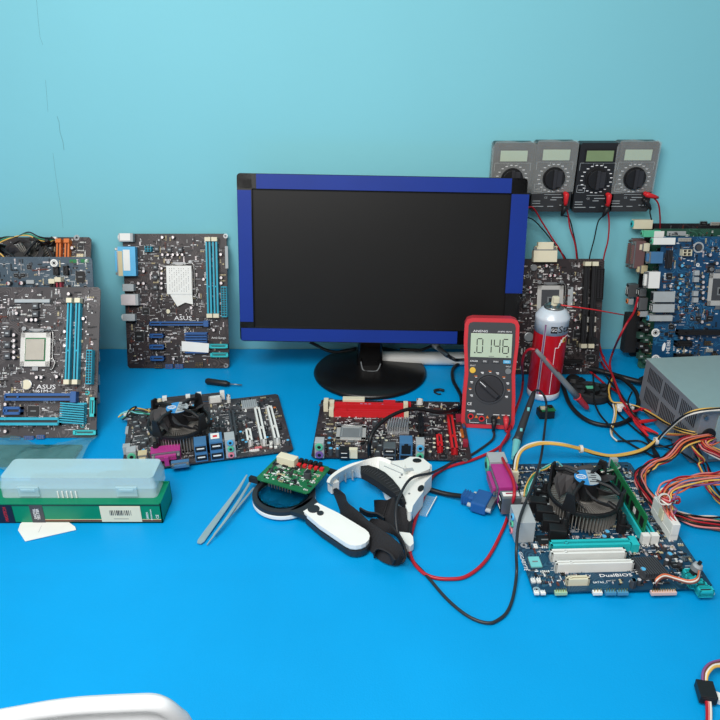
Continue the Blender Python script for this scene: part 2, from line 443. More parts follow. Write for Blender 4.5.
        if mode == 'cpu':
            b.box((cx, cy, s.t+.0045), (w_*.62, d_*.62, .003), 'ihs'); b.box((cx, cy, s.t+.003), (w_*.72, d_*.72, .0015), 'green'); b.build('processor', o, bevel=.0006)
        elif mode == 'plate':
            b.box((cx, cy, s.t+.002), (w_*.7, d_*.7, .003), 'charcoal'); b.box((cx, cy-d_*.05, s.t+.0037), (w_*.22, d_*.25, .0006), 'grey'); b.box((cx, cy-d_*.05, s.t+.0041), (w_*.1, d_*.16, .0006), 'darkink'); b.build('contact_plate', o)
        elif mode == 'cover':
            b.box((cx, cy, s.t+.003), (w_*.75, d_*.75, .003), 'grey'); b.tube([(cx-w_*.3, cy-d_*.3, s.t+.005), (cx-w_*.3, cy+d_*.3, s.t+.005), (cx+w_*.3, cy+d_*.3, s.t+.005), (cx+w_*.3, cy-d_*.3, s.t+.005)], .0006, 'lgrey', 5); b.build('socket_cover', o)
        return o, (cx, cy, w_, d_)
    def port(s, kind, r, h, side, px=True, jacks=None, col=None, label=None):
        """a connector shell; side = outward direction in board space ('x-', 'y-', 'y+')"""
        cx, cy, w_, d_ = s.R(*r, h=h) if px else r
        D = {'x-': Vector((-1,0,0)), 'x+': Vector((1,0,0)), 'y-': Vector((0,-1,0)), 'y+': Vector((0,1,0))}[side]; S = Vector((D.y, -D.x, 0)) if D.x else Vector((1,0,0))
        half = (w_ if D.x else d_)/2; span = d_ if D.x else w_
        if D.x: S = Vector((0,1,0))
        c = Vector((cx, cy, s.t)); f = c+D*half
        b = MB()
        def fb(u, z, du, dz, m, dep=.0012, off=0.):
            q = f+S*u+D*(off+dep/2); d = (abs(S.x)*du+abs(D.x)*dep, abs(S.y)*du+abs(D.y)*dep, dz)
            b.box((q.x, q.y, s.t+z), d, m)
        shell = col or {'usb':'tin','lan':'tin','ps2':'lgrey','vga':'portblue','parallel':'magenta','audio':'lgrey','dvi':'white','hdmi':'tin'}[kind]
        b.box((cx, cy, s.t+h/2), (w_, d_, h), shell)
        if kind == 'usb':
            n = 2
            for i in range(n):
                z = h*(i+.5)/n; fb(0, z, span*.86, h/n*.62, 'darkink', .0008); fb(0, z+h*.03, span*.6, h/n*.14, 'white', .0006, .0008)
        elif kind == 'lan':
            fb(0, h*.62, span*.72, h*.5, 'darkink', .0008); fb(0, h*.9, span*.3, h*.12, 'darkink', .0008); fb(0, h*.18, span*.86, h*.2, 'darkink', .0008)
        elif kind in ('vga', 'parallel', 'dvi'):
            fb(0, h*.55, span*.96, h*.75, 'tin', .002); fb(0, h*.55, span*.7, h*.45, shell, .004, .002)
            for e in (-1,1): fb(e*span*.42, h*.55, .004, .004, 'metal', .004, .002)
            nn = 9 if kind == 'parallel' else 5
            for i in range(nn): fb(-span*.3+span*.6*i/(nn-1), h*.6, span*.025, h*.08, 'gold', .0006, .006)
        elif kind in ('audio', 'ps2'):
            jk = jacks or (['mint','purple'] if kind == 'ps2' else ['skyblue','mint','pink']); n = len(jk); ax = 'x' if D.x else 'y'; sg = D.x+D.y
            for i, m in enumerate(jk):
                z = s.t+h*(n-i-.5)/n; q = min(h/n*.44, span*.45)
                for rr, ln, mm in ((q, .002, m), (q*.45, .0026, 'darkink')):
                    p0 = f if sg > 0 else f-Vector((abs(D.x), abs(D.y), 0))*ln
                    b.cyl((p0.x, p0.y, z), rr, ln, mm, 14, axis=ax)
        elif kind == 'hdmi': fb(0, h*.5, span*.75, h*.5, 'darkink', .0008)
        return b.build({'usb':'usb_port','lan':'network_port','ps2':'keyboard_port','vga':'video_port','parallel':'parallel_port','audio':'audio_jack_stack','dvi':'video_port','hdmi':'video_port'}[kind], s.root, bevel=.0005, label=label)
    def cooler(s, cx, cy, sc=1., rot=.5, h0=.008, label=True, lrot=0.):
        """stock radial cooler; returns frame part"""
        M = Matrix.Translation((cx, cy, s.t)) @ Matrix.Rotation(rot, 4, 'Z') @ Matrix.Scale(sc, 4)
        b = MB(); b.M = M
        for q in range(4):
            a = PI/4+q*PI/2; ca, sa = math.cos(a), math.sin(a)
            b.tube([(.030*ca,.030*sa,.034), (.046*ca,.046*sa,.030), (.050*ca,.050*sa,.010), (.053*ca,.053*sa,.004)], .0035, 'black', 8)
            b.cyl((.053*ca,.053*sa,0), .0065, .014, 'black', 12); b.cyl((.053*ca,.053*sa,.014), .005, .012, 'black', 10, r2=.003)
            b.box((.058*ca,.058*sa,.012), (.012,.006,.004), 'black', rz=a)
            b.tube([(.043*ca,.043*sa,.052), (.030*ca,.030*sa,.058), (.012*ca,.012*sa,.058)], .0028, 'black', 6)
            b.add([(.044*math.cos(a-.22),.044*math.sin(a-.22),.030), (.044*math.cos(a+.22),.044*math.sin(a+.22),.030), (.046*math.cos(a+.1),.046*math.sin(a+.1),.060), (.046*math.cos(a-.1),.046*math.sin(a-.1),.060),
                   (.048*math.cos(a-.22),.048*math.sin(a-.22),.030), (.048*math.cos(a+.22),.048*math.sin(a+.22),.030), (.049*math.cos(a+.1),.049*math.sin(a+.1),.060), (.049*math.cos(a-.1),.049*math.sin(a-.1),.060)],
                  [(0,1,2,3),(7,6,5,4),(0,4,5,1),(1,5,6,2),(2,6,7,3),(3,7,4,0)], 'black')
        b.ring((0,0,.030), .0435, .0470, .0055, 'black', 32)
        o = b.build('cpu_cooler', s.root, bevel=.0006)
        b = MB(); b.M = M; b.cyl((0,0,.004), .016, .026, 'fins', 24); n = 60
        for i in range(n):
            a = 2*PI*i/n; a2 = a+.28; r0, r1 = .015, .0425
            p = [(r0*math.cos(a), r0*math.sin(a)), (r1*math.cos(a2), r1*math.sin(a2))]
            dx, dy = p[1][0]-p[0][0], p[1][1]-p[0][1]; ln = math.hypot(dx, dy); ux, uy = -dy/ln*.0005, dx/ln*.0005
            b.prism([(p[0][0]-ux,p[0][1]-uy),(p[1][0]-ux,p[1][1]-uy),(p[1][0]+ux,p[1][1]+uy),(p[0][0]+ux,p[0][1]+uy)], .004, .0295, 'fins')
        b.build('heatsink', o)
        b = MB(); b.M = M
        for i in range(7):
            a = 2*PI*i/7; g = []
            for r, da, tw in ((.016,0,.0), (.026,.16,.0), (.036,.34,.0), (.0415,.5,.0)):
                w2 = .33+.0*r; zt, zb = .054-(r-.016)*.05, .037
                g.append([(r*math.cos(a+da-w2*.9), r*math.sin(a+da-w2*.9), zt), (r*math.cos(a+da), r*math.sin(a+da), (zt+zb)/2+.003), (r*math.cos(a+da+w2), r*math.sin(a+da+w2), zb)])
            vs = [v for row in g for v in row]; vs2 = [(x, y, z-.0012) for x, y, z in vs]; fs = []
            for j in range(3):
                for k in range(2):
                    q = j*3+k; fs.append((q, q+1, q+4, q+3)); fs.append((12+q+3, 12+q+4, 12+q+1, 12+q))
            b.add(vs+vs2, fs+[(0,3,15,12),(3,6,18,15),(6,9,21,18),(2,14,17,5),(5,17,20,8),(8,20,23,11),(9,10,22,21),(10,11,23,22)], 'fan_grey')
        b.cyl((0,0,.034), .017, .024, 'black', 28, r2=.0165); b.build('fan', o, bevel=.0003)
        if label:
            M = M @ Matrix.Rotation(lrot-rot, 4, 'Z'); b = MB(); b.M = M; b.cyl((0,0,.058), .0165, .0006, K['labelblue'], 28)
            b.add([(.0165*math.cos(t), .0165*math.sin(t), .0587) for t in [PI/2-PI*i/12 for i in range(13)]], [tuple(range(12,-1,-1))], 'lgrey')
            for i in range(5): b.box((.006+.002*(i%2), .009-.0045*i, .0589), (.009-.002*(i%2), .0016, .0002), 'charcoal')
            pts = [(-.008+.0062*math.cos(2*PI*i/20), .0042*math.sin(2*PI*i/20), .0590) for i in range(21)]
            b.tube(pts, .0005, 'white', 5); l = b.build('hub_label', o)
            text('intel', .0062, 'white', o, (-.0082,0,.0590), M=M, name='lettering')
        return o
def leanboard(xl, xr, yfoot, ytop, H, py=None):
    """upright board: foot line from xl to xr (metres) at yfoot, top leaning back to ytop"""
    dz = math.sqrt(H*H-(ytop-yfoot)**2)
    return frame_matrix(((xl+xr)/2, yfoot, 0), (1,0,0), (0, ytop-yfoot, dz))
def at_y(px, y, z=0):     # x of an image column at distance y, height z
    f = y*math.cos(CT)-(z-CH)*math.sin(CT); return (px-360)/CF*f

pcb_brown = mat('pcb_brown', (47,40,42), .38, var=.15, kind='pcb', col2=(88,78,76), spec=.5)
pcb_brown2 = mat('pcb_grey_brown', (60,56,58), .35, var=.15, kind='pcb', col2=(104,98,98))
pcb_slate_glare = mat('pcb_slate_glare', (66,84,98), .35, var=.1, kind='pcb', col2=(90,110,122))  # greyed to slate: the glare on this board is put into its colour
pcb_blue = mat('pcb_blue', (18,68,106), .35, var=.15, kind='pcb', col2=(50,120,160))
pcb_navy = mat('pcb_navy', (22,58,84), .3, var=.15, kind='pcb', col2=(58,104,128))
pcb_green = mat('pcb_green', (38,82,66), .4, var=.2, kind='pcb', col2=(70,120,100))
pcb_black = mat('pcb_black', (34,34,38), .4, var=.15, kind='pcb', col2=(62,62,66))
GU = 'motherboards propped upright along the wall'; GF = 'motherboards lying flat on the blue cloth'

# --- C: upright board left of the monitor
yf_ = P(178,368).y; xl, xr = at_y(128, yf_), at_y(229.5, yf_)
B = Board('upright brown motherboard alone left of the monitor, white crumpled sheet on its socket', xr-xl, .236, leanboard(xl, xr, yf_, 1.193, .236), pcb_brown, GU, (4.5,110,220), seed=3, keep=[(296,430,366,455),(455,518,528,540)])
B.port('ps2', (40,60,104,98), .012, 'x-', jacks=['white']); B.box('label_sticker', (56,62,102,94), .0003, 'white', z0=.0137)
B.port('parallel', (37,120,116,252), .013, 'x-', col='skyblue'); B.box('label_sticker', (72,135,102,228), .0003, 'white', z0=.0147); B.box('port_shell', (38,140,58,252), .0137, 'beige')
B.port('usb', (58,288,107,320), .014, 'x-', col='lgrey'); B.port('lan', (56,333,128,384), .013, 'x-', col='lgrey'); B.box('port_cover', (62,336,126,381), .0004, 'capwhite', z0=.0147)
B.port('audio', (57,423,113,454), .012, 'x-', jacks=['white'])
B.atx((158,118,185,142), 'cyan', nx=2, ny=2)
B.chokes([(210,130),(267,133),(316,133),(204,212),(204,257),(204,302)], .009)
B.caps([(236,156),(260,156),(283,156),(304,156),(325,156),(232,218),(232,240),(232,262),(232,285),(232,307)], .0026, .007)
B.caps([(235,78),(283,78),(151,230),(151,285),(128,285),(498,155),(500,260),(500,284),(421,267),(207,492),(207,545),(286,624),(466,495),(365,395)], .0029, .008)
B.caps([(142,607),(142,625),(130,625)], .002, .005)
so, (sx_, sy_, sw_, sd_) = B.socket((255,205,372,335), 'plain')
b = MB(); b.box((sx_, sy_, .0075), (sw_*.96, sd_*.98, .0012), 'white')
for i in range(9):
    for j in range(12):
        if (i*7+j*5) % 4: b.box((sx_-sw_*.36+sw_*.72*i/8, sy_-sd_*.38+sd_*.07*j, .0082), (.0007, .0016, .0003), 'charcoal')
b.prism([(sx_-sw_*.4, sy_-sd_*.45), (sx_+sw_*.48, sy_-sd_*.45), (sx_+sw_*.5, sy_-sd_*.85), (sx_+sw_*.2, sy_-sd_*.78), (sx_-sw_*.1, sy_-sd_*.92), (sx_-sw_*.25, sy_-sd_*.7)], .006, .0068, 'white')
b.build('protective_sheet', B.root, label='silver and white crumpled sheet with printing')
for x in (445,475): B.slot((x-11,92,x+11,425), 'cyan', 'memory_slot', .010, 'cream', True)
B.atx((501,300,526,436), 'cyan'); B.box('label_sticker', (519,118,532,218), .0004, 'lgrey')
B.slot((178,457,425,475), 'blue', lock=True); B.slot((178,512,240,530), 'blue'); B.slot((178,561,243,581), 'blue'); B.slot((182,613,243,633), 'blue')
B.chip((113,502,152,545)); B.chip((147,396,176,424)); B.heatsink((337,506,437,602), 'blue', .010, 8)
b = MB(); q = [B.L(322,545,.013), B.L(446,556,.013), B.L(443,597,.013), B.L(324,590,.013)]
b.prism([(v.x, v.y) for v in q], .0125, .013, 'white'); b.build('paper_scrap', B.root, label='torn white paper scrap on the blue heatsink')
for r in ((445,558,530,577),(452,597,532,617)): B.sata(r, 'teal')
B.header((248,650,282,670), 'blue'); B.header((292,650,328,670), 'blue'); B.header((385,640,420,660), 'dark'); B.header((200,650,236,668), 'dark')
B.ringhole([(213,166),(404,166),(219,358),(408,356)], .003, 'dark'); B.ringhole([(93,588),(520,72),(522,655),(95,72)], .004, 'tin')
B.caps([(262,411)], .0045, .004, top='cream')
q = B.L(330,442); text('ASUS', .0105, 'ink', B.root, (q.x, q.y, B.t+.0002), sx=1.3)
q = B.L(490,530); text('Anti-Surge', .005, 'ink', B.root, (q.x, q.y, B.t+.0002), sx=1.2)

# --- A: front upright board at far left
yf_ = .885; xr = at_y(96.5, yf_); W = .226
B = Board('front upright motherboard at the far left, bare silver processor and cyan heatsink', W, .226, leanboard(xr-W, xr, yf_, 1.0, .226), pcb_brown2, GU, (3,0,220), seed=5, keep=[(105,490,178,520),(130,541,172,552)])
B.socket((62,338,152,440), 'cpu')
for x in (206,231): B.slot((x-7,246,x+7,482), 'cyan', 'memory_slot', .010, 'cream', True)
B.atx((259,390,276,492), 'cyan')
B.slot((14,520,215,542), 'blue', lock=True); B.slot((10,560,62,584), 'blue'); B.slot((-60,592,178,616), 'cyan')
B.heatsink((180,548,253,612), 'cyan', .012, 9, slant=-.08); B.chip((85,558,118,588)); B.chip((228,236,252,262))
B.caps([(80,494)], .0085, .004, body='tin', top='cream')
B.caps([(80,300),(95,300),(108,300),(42,345),(42,362),(42,379),(42,396),(42,413),(194,335),(194,377),(16,553),(16,596),(16,634),(110,472),(124,472),(170,470),(250,296),(206,222),(50,280)], .0028, .008)
B.chokes([(22,340),(22,374),(22,408),(106,258),(106,282)], .010)
B.box('label_sticker', (45,238,150,248), .004, 'lgrey')
B.sata((270,532,284,590), 'teal'); B.sata((220,630,288,645), 'teal'); B.header((30,650,60,662), 'blue'); B.header((70,648,100,660), 'blue'); B.header((108,645,132,657), 'blue')
q = B.L(140,501); text('ASUS', .009, 'ink', B.root, (q.x, q.y, B.t+.0002), sx=1.4)
q = B.L(132,513.5); text('H61M-C', .0062, 'ink', B.root, (q.x, q.y, B.t+.0002), sx=1.5)
q = B.L(150,546); text('P8 C4', .006, 'ink', B.root, (q.x, q.y, B.t+.0002), sx=1.2)
B.ringhole([(35,330),(182,312),(188,452),(36,452)], .003, 'dark'); B.ringhole([(247,616),(262,518)], .0035, 'teal')

# --- board between, its glare put into the slate colour
yf_ = .99; xr = at_y(100, yf_); W = .22
B = Board('upright motherboard with glare painted into its slate blue, middle of the far left stack', W, .234, leanboard(xr-W, xr, yf_, 1.062, .234), pcb_slate_glare, GU, (6,0,225), seed=8)
B.ringhole([(324,228)], .006, 'white')
for x, y in ((443,217),(510,215)): B.box('solder_pad', (x-24,y-10,x+24,y+10), .001, 'green')
B.chip((458,278,510,345)); B.chip((505,365,522,420)); B.chip((165,240,190,265)); B.chip((85,292,112,312)); B.chip((125,292,152,312))
B.slot((312,345,342,700), 'black', 'memory_slot', .010, 'cream', True); B.slot((348,335,380,700), 'wine', 'memory_slot', .010, 'cream', True)
B.slot((320,250,350,300), 'black', 'fan_socket', .007, None, True); B.slot((380,245,408,300), 'black', 'fan_socket', .007, None, True)
B.caps([(52,350),(130,348),(413,410)], .0032, .009, m='r'); B.box('crystal', (160,330,205,352), .004, 'lgrey'); B.header((395,432,430,450), 'cream')
B.header((445,430,475,450), 'cream'); B.box('label_sticker', (535,380,565,520), .0004, 'white')
for y in (620,760,900,1010): B.box('drive_socket', (548,y,592,y+60), .007, 'lgrey')
for y in (560,700): B.chip((530,y,552,y+40))

# --- back board with cooler
yf_ = 1.06; xr = at_y(88, yf_); W = .24
B = Board('rearmost motherboard of the far left stack, black fan and orange slots showing', W, .252, leanboard(xr-W, xr, yf_, 1.185, .252), pcb_brown, GU, (6,0,225), seed=9)
for x in (350,400): B.slot((x-14,104,x+14,400), 'orange' , 'memory_slot', .010, 'orange', True)
B.chokes([(300,140),(310,180),(290,170)], .011); B.caps([(433,138)], .003, .008); B.ringhole([(460,76)], .005, 'tin'); B.header((458,172,498,196), 'cream'); B.box('fan_plug', (318,72,340,96), .007, 'white')
B.chip((470,110,500,150))
q = B.L(150,215,.04); co = B.cooler(q.x, q.y-.004, .95, .2, label=False)
def wirepart(name, parent, inv, pts, r, m, n=6, k=6, label=None):
    b = MB(); b.M = inv; b.tube(smoothpath(pts, k), r, m, n); return b.build(name, parent, smooth=True, label=label)
for dx, m in ((0,'w_yellow'),(.003,'w_green'),(.006,'w_black')):
    wirepart('wire', B.root, Matrix(), [B.L(-40,130,.045)+Vector((0,dx,0)), B.L(20,95,.045)+Vector((0,dx,0)), B.L(100,68+dx*300,.04), B.L(170,64,.035)+Vector((0,dx,0)), B.L(230,90,.03)+Vector((0,dx,0)), B.L(290,102,.02)+Vector((0,dx,0)), B.L(328,88,.009)], .0012, m)
wirepart('wire', B.root, Matrix(), [B.L(-30,170,.062), B.L(5,175,.062), B.L(45,220,.058), B.L(80,260,.05)], .0013, 'w_yellow')

# --- F: dark board behind the can
yf_ = P(560,374).y; xr = at_y(598, yf_); W = .178
B = Board('upright dark motherboard behind the spray can, with two black memory slots', W, .2, leanboard(xr-W, xr, yf_, 1.15, .2), pcb_brown, GU, (4,500,220), seed=11)
B.port('dvi', (134,122,228,168), .014, 'y+', col='cream', label='cream video connector'); B.box('port_adapter', (152,88,214,124), .012, 'cream', bevel=.001)
for sx in (146,222): B.box('port_screw', (sx-6,104,sx+6,124), .006, 'beige')
B.caps([(185,183)], .003, .009, m='r'); B.caps([(200,222),(218,222),(120,270),(122,288),(68,318),(66,335),(66,353),(125,335),(125,353),(300,320),(270,370),(300,400),(310,430),(80,250),(60,400)], .0028, .008, m='r')
B.chokes([(95,268),(95,300),(100,343),(207,200),(160,225),(70,290)], .008); B.caps([(135,190)], .006, .004, body='tin', top='tin')
B.socket((148,262,252,368), 'plate'); B.box('label_sticker', (270,268,290,352), .0005, 'lgrey')
for x in (341,371): B.slot((x-10,180,x+10,498), 'black', 'memory_slot', .010, 'cream', True)
B.atx((388,195,414,318), 'black'); B.caps([(115,468)], .0085, .004, body='tin', top='grey')
B.header((345,388,385,410), 'white'); B.header((348,425,385,448), 'white'); B.box('drive_socket', (350,470,385,500), .008, 'black'); B.chip((345,540,380,565)); B.slot((180,560,330,575), 'black')
B.chip((295,440,325,470)); B.ringhole([(110,225),(295,238),(400,560)], .003, 'tin')

# --- right hand boards
yf_ = 1.165; xl = at_y(629, yf_+.02, .05); W = .24
B = Board('rearmost black motherboard of the right stack, its top edge nearest the wall', W, .243, leanboard(xl, xl+W, yf_, 1.193, .243), pcb_black, GU, (4.5,600,210), seed=12)
B.port('ps2', (152,45,236,85), .014, 'x-', jacks=['teal'], col='cream'); B.port('parallel', (140,130,190,262), .010, 'x-', col='portbrown'); B.port('usb', (128,335,170,392), .014, 'x-'); B.port('audio', (128,400,150,425), .012, 'x-', jacks=['orange'])
B.chip((450,52,480,66)); B.header((500,55,540,70), 'lgrey'); B.box('heatsink', (116,470,170,640), .02, 'soft_black')
yf_ = P(640,368).y; xl = at_y(637, yf_+.02, .04)
B = Board('green motherboard between a blue and a black one in the right stack', W, .245, leanboard(xl, xl+W, yf_, 1.162, .245), pcb_green, GU, (4.5,600,210), seed=13, scatter=700)
B.port('ps2', (196,92,272,122), .013, 'x-', col='mint', jacks=['mint']); B.box('label_sticker', (228,92,272,120), .0005, 'white', z0=.0148); B.box('label_sticker', (300,95,385,115), .0006, 'lgrey')
B.port('parallel', (158,140,200,262), .010, 'x-', col='portbrown'); B.port('vga', (196,150,222,185), .013, 'x-', col='cream'); B.port('vga', (185,250,212,285), .013, 'x-', col='beige')
B.caps([(193,322)], .009, .012, body='dull_green', top='dull_green'); B.port('usb', (175,395,212,450), .016, 'x-'); B.port('usb', (178,355,208,388), .016, 'x-'); B.port('audio', (180,455,215,480), .012, 'x-', jacks=['orange'])
for i in range(4): B.chokes([(185,520+i*46),(208,538+i*46)], .011, .010, m=['soft_black','dull_green'][i%2])
yf_ = 1.068; xl = at_y(650.5, yf_+.02, .05)
B = Board('front blue motherboard of the right stack, standing behind the power supply', W, .244, leanboard(xl, xl+W, yf_, 1.13, .244), pcb_blue, GU, (4.5,600,210), seed=14, scatter=520, keep=[(262,580,318,655),(326,575,340,645)])
B.port('ps2', (240,125,338,156), .012, 'x-', jacks=['mint'], col='white'); B.port('vga', (228,188,282,240), .012, 'x-'); B.port('dvi', (218,278,268,352), .014, 'x-')
B.port('lan', (240,368,336,414), .013, 'x-', col='lgrey'); B.port('usb', (236,424,334,460), .014, 'x-', col='lgrey'); B.port('audio', (222,474,325,500), .012, 'x-', jacks=['skyblue'], col='lgrey')
B.heatsink((303,182,326,262), 'dark', .010, 4, True); B.header((355,126,412,142), 'lgrey'); B.atx((372,178,412,206), 'cream', nx=2, ny=2)
b = MB(); q = B.L(440,168); b.ring((q.x,q.y,B.t), .0065, .009, .001, 'lgrey'); b.cyl((q.x,q.y,B.t), .005, .004, 'charcoal', 16); b.build('beeper', B.root)
B.caps([(368,250),(365,295),(358,330),(360,380),(358,412),(350,350)], .003, .008, top='skyblue'); B.caps([(395,255),(395,290),(395,330),(393,378),(393,405)], .0028, .006, top='charcoal')
B.chokes([(435,283),(433,313),(430,376),(430,405)], .0088, m='lgrey'); B.caps([(462,300),(463,325),(463,347),(462,372),(462,397),(495,202),(525,240),(458,503),(365,575),(398,578),(316,342)], .0029, .008)
B.socket((486,285,590,430), 'plate', lever=False); B.chip((482,254,512,280)); B.ringhole([(250,552),(250,670)], .0072, 'white'); B.ringhole([(440,247),(434,445)], .003, 'white')
B.slot((350,540,560,562), 'black'); B.slot((342,590,414,614), 'black'); B.slot((340,648,414,670), 'black'); B.chip((310,515,330,535)); B.chip((478,478,505,498)); B.chip((430,478,452,498)); B.chip((300,285,322,312))
for x, y in ((348,632),(385,632)):
    b = MB(); q = B.L(x, y); b.prism([(q.x-.002,q.y-.003),(q.x-.002,q.y+.003),(q.x+.003,q.y)], B.t, B.t+.0004, 'ink'); b.build('printed_mark', B.root)
b = MB(); q = B.L(285,615); b.M = Matrix.Translation((q.x, q.y, B.t)) @ Matrix.Rotation(-.15, 4, 'Z') @ Matrix.Diagonal((.35,1,1,1)); b.cyl((0,0,0), .0075, .0004, 'ink', 20); b.build('printed_logo', B.root)
q = B.L(306,615); text('HEIBI', .0085, 'ink', B.root, (q.x, q.y, B.t+.0002), rz=PI/2, sx=1.2)
q = B.L(333,610); text('PCIE_X1', .004, 'ink', B.root, (q.x, q.y, B.t+.0002), rz=PI/2, sx=1.2)
B.header((470,590,500,610), 'dark'); B.header((505,645,530,665), 'dark'); B.header((480,625,510,640), 'lgrey')
# ------------------------------------------------------------------ flat boards
def flat(cx, cy, yaw, W, H, z=.003):
    a = math.radians(yaw); c, s_ = math.cos(a), math.sin(a)
    return frame_matrix((cx+s_*H/2, cy-c*H/2, z), (c,s_,0), (-s_,c,0))
# D
B = Board('flat brown motherboard with black cooler and magenta port, left of the monitor base', .236, .172, flat(-.230,.901,13.5,.236,.172), pcb_brown2, GF, (3.6,110,370), seed=21)
def PX(B, x, y, w_, d_, h=0):      # footprint rect centred where the pixel meets the board
    v = B.L(x, y, h); return (v.x, v.y, w_, d_)
D_ = B
q = B.L(248,188,.036); B.cooler(q.x, q.y+.006, .95, .05, lrot=-.2)
H2 = B.H; 
B.port('ps2', PX(B,82,322,.013,.014), .016, 'y-', px=False, jacks=['mint'])
B.port('vga', PX(B,122,330,.012,.012), .014, 'y-', px=False, col='beige')
B.port('parallel', PX(B,205,322,.040,.016), .017, 'y-', px=False)
b = MB(); v = B.L(207,352); b.box((v.x, v.y+.004, .008), (.006,.004,.014), 'magenta'); b.build('port_bracket', B.root)
B.port('vga', PX(B,255,350,.024,.006), .009, 'y-', px=False)
B.port('usb', PX(B,331,318,.017,.022), .028, 'y-', px=False, col='portblue'); B.port('usb', PX(B,387,312,.018,.024), .031, 'y-', px=False, col='portblue')
B.port('audio', PX(B,436,306,.014,.020), .031, 'y-', px=False)
v = B.L(385,310); b = MB(); b.box((v.x, v.y, .0335), (.012,.014,.0006), 'white'); b.box((v.x, v.y-.001, .0339), (.006,.005,.0004), 'red'); b.build('label_sticker', B.root)
def vslot(B, x0, y0, x1, y1, wd, m, h=.011, name='expansion_slot', clips=None):    # slot lying in depth: back px, front px of its foot
    a, c = B.L(x0, y0, h), B.L(x1, y1, h)
    return B.slot(((a.x+c.x)/2, (a.y+c.y)/2, wd, abs(a.y-c.y)), m, name, h, clips, True, False)
vslot(B, 527,135,555,255,.0085,'white'); vslot(B, 572,130,603,250,.0085,'white'); vslot(B, 432,145,452,240,.008,'charcoal'); vslot(B, 495,212,506,258,.008,'white', .010)
B.slot(PX(B,380,118,.02,.006), 'white', 'fan_socket', .010, px=False); B.slot(PX(B,428,118,.006,.008), 'white', 'fan_socket', .012, px=False); B.slot(PX(B,180,128,.009,.006), 'cream', 'fan_socket', .010, px=False); B.slot(PX(B,262,118,.05,.007), 'charcoal', 'memory_slot', .010, 'white', px=False)
B.slot(PX(B,345,112,.05,.007), 'charcoal', 'memory_slot', .010, 'white', px=False)
v = B.L(502,130); b = MB(); b.box((v.x, v.y, .0035), (.024,.024,.003), 'lgrey')
for i in range(7): b.box((v.x-.010+i*.0033, v.y, .0054), (.0007,.022,.0008), 'grey')
b.build('heatsink', B.root)
B.caps([(592,138)], .003, .007, top='orange'); B.caps([(468,188),(395,225),(405,205),(385,205)], .0042, .010, top='black')
B.caps([(478,255),(490,262),(120,290),(640,255),(350,165),(362,180),(300,130),(565,245),(470,225)], .0028, .009, top='skyblue'); B.chokes([(120,265),(130,250),(98,205),(118,172),(90,190),(330,140)], .010)
for x in (580,597):
    for y in (270,284): B.header(PX(B,x,y,.004,.003), 'white', px=False, pins='white')
B.header(PX(B,520,295,.014,.003), 'white', px=False, pins='red'); B.header(PX(B,535,285,.010,.003), 'pink', px=False); B.chip(PX(B,610,215,.008,.008), px=False); B.chip(PX(B,640,270,.006,.006), px=False)
B.box('power_socket', PX(B,64,300,.010,.010), .012, 'lgrey', px=False); B.box('solder_pad', PX(B,62,222,.004,.020), .002, 'lgrey', px=False)
B.ringhole([(78,190),(628,300),(575,105)], .004, 'tin')
for pts, m in (([(30,170,.012),(60,150,.012),(90,138,.012),(115,140,.014),(150,150,.03),(200,160,.04)],'w_yellow'), ([(38,176,.008),(70,160,.012),(100,150,.014),(140,160,.03),(190,165,.04)],'w_green'),
               ([(45,180,.006),(80,150,.016),(95,132,.016),(75,140,.02),(60,165,.016),(80,172,.01)],'w_black'), ([(30,172,.010),(40,158,.014),(70,148,.016),(100,156,.018),(160,158,.03)],'w_cyan')):
    wirepart('wire', B.root, Matrix(), [B.L(*p) for p in pts], .0011, m)
v = B.L(62,160,.01); b = MB(); b.box((v.x, v.y, .008), (.010,.006,.012), 'white'); b.build('fan_plug', B.root)

# E
B = Board('flat motherboard with red memory and expansion slots in front of the monitor base', .226, .166, flat(.047,.906,-2.2,.226,.166), pcb_brown, GF, (4,300,380), seed=22)
B.slot(PX(B,275,120,.112,.009), 'red', 'memory_slot', .010, 'cream', px=False); 
B.slot(PX(B,275,148,.112,.009), 'red', 'memory_slot', .010, 'cream', px=False)
B.box('power_socket', PX(B,215,88,.035,.010,.006), .012, 'cream', px=False, bevel=.0006)
B.box('drive_socket', PX(B,357,100,.019,.010,.004), .009, 'red', px=False); B.box('drive_socket', PX(B,428,104,.012,.008,.004), .008, 'red', px=False); B.slot(PX(B,478,100,.010,.006), 'white', 'fan_socket', .009, px=False)
B.caps([(330,103),(262,100),(278,100),(245,100)], .003, .009, top='skyblue')
v = B.L(205,222); o_ = B.socket((v.x, v.y, .044, .038), 'cover', px=False)
B.heatsink(PX(B,393,185,.032,.030,.006), 'silver', .012, 9, True, px=False, slant=-.12)
vslot(B, 485,135,482,222,.007,'black'); vslot(B, 598,140,620,278,.009,'red'); vslot(B, 556,218,560,270,.008,'red')
B.port('ps2', PX(B,80,305,.013,.015), .026, 'y-', px=False); B.port('usb', PX(B,178,312,.014,.012), .014, 'y-', px=False, col='black'); 
B.box('power_socket', PX(B,213,312,.012,.007), .014, 'cream', px=False); B.caps([(118,305),(148,305),(160,275),(158,310),(118,235),(115,255)], .0034, .012, top='skyblue')
B.port('usb', PX(B,357,316,.017,.016), .022, 'y-', px=False); B.port('lan', PX(B,422,308,.018,.020), .028, 'y-', px=False, col='portblue'); B.port('audio', PX(B,478,308,.012,.018), .026, 'y-', px=False, jacks=['skyblue','mint'])
B.caps([(536,238),(536,255),(536,272),(588,225),(588,250),(590,275),(345,245),(330,235),(300,200),(310,235),(520,290),(110,200)], .0028, .008, top='cream')
B.chokes([(300,250),(320,265),(120,210),(300,170),(310,290),(335,240)], .009); B.chip(PX(B,572,312,.011,.010), px=False); B.chip(PX(B,545,145,.020,.006), px=False, m='charcoal'); B.chip(PX(B,650,300,.007,.007), px=False)
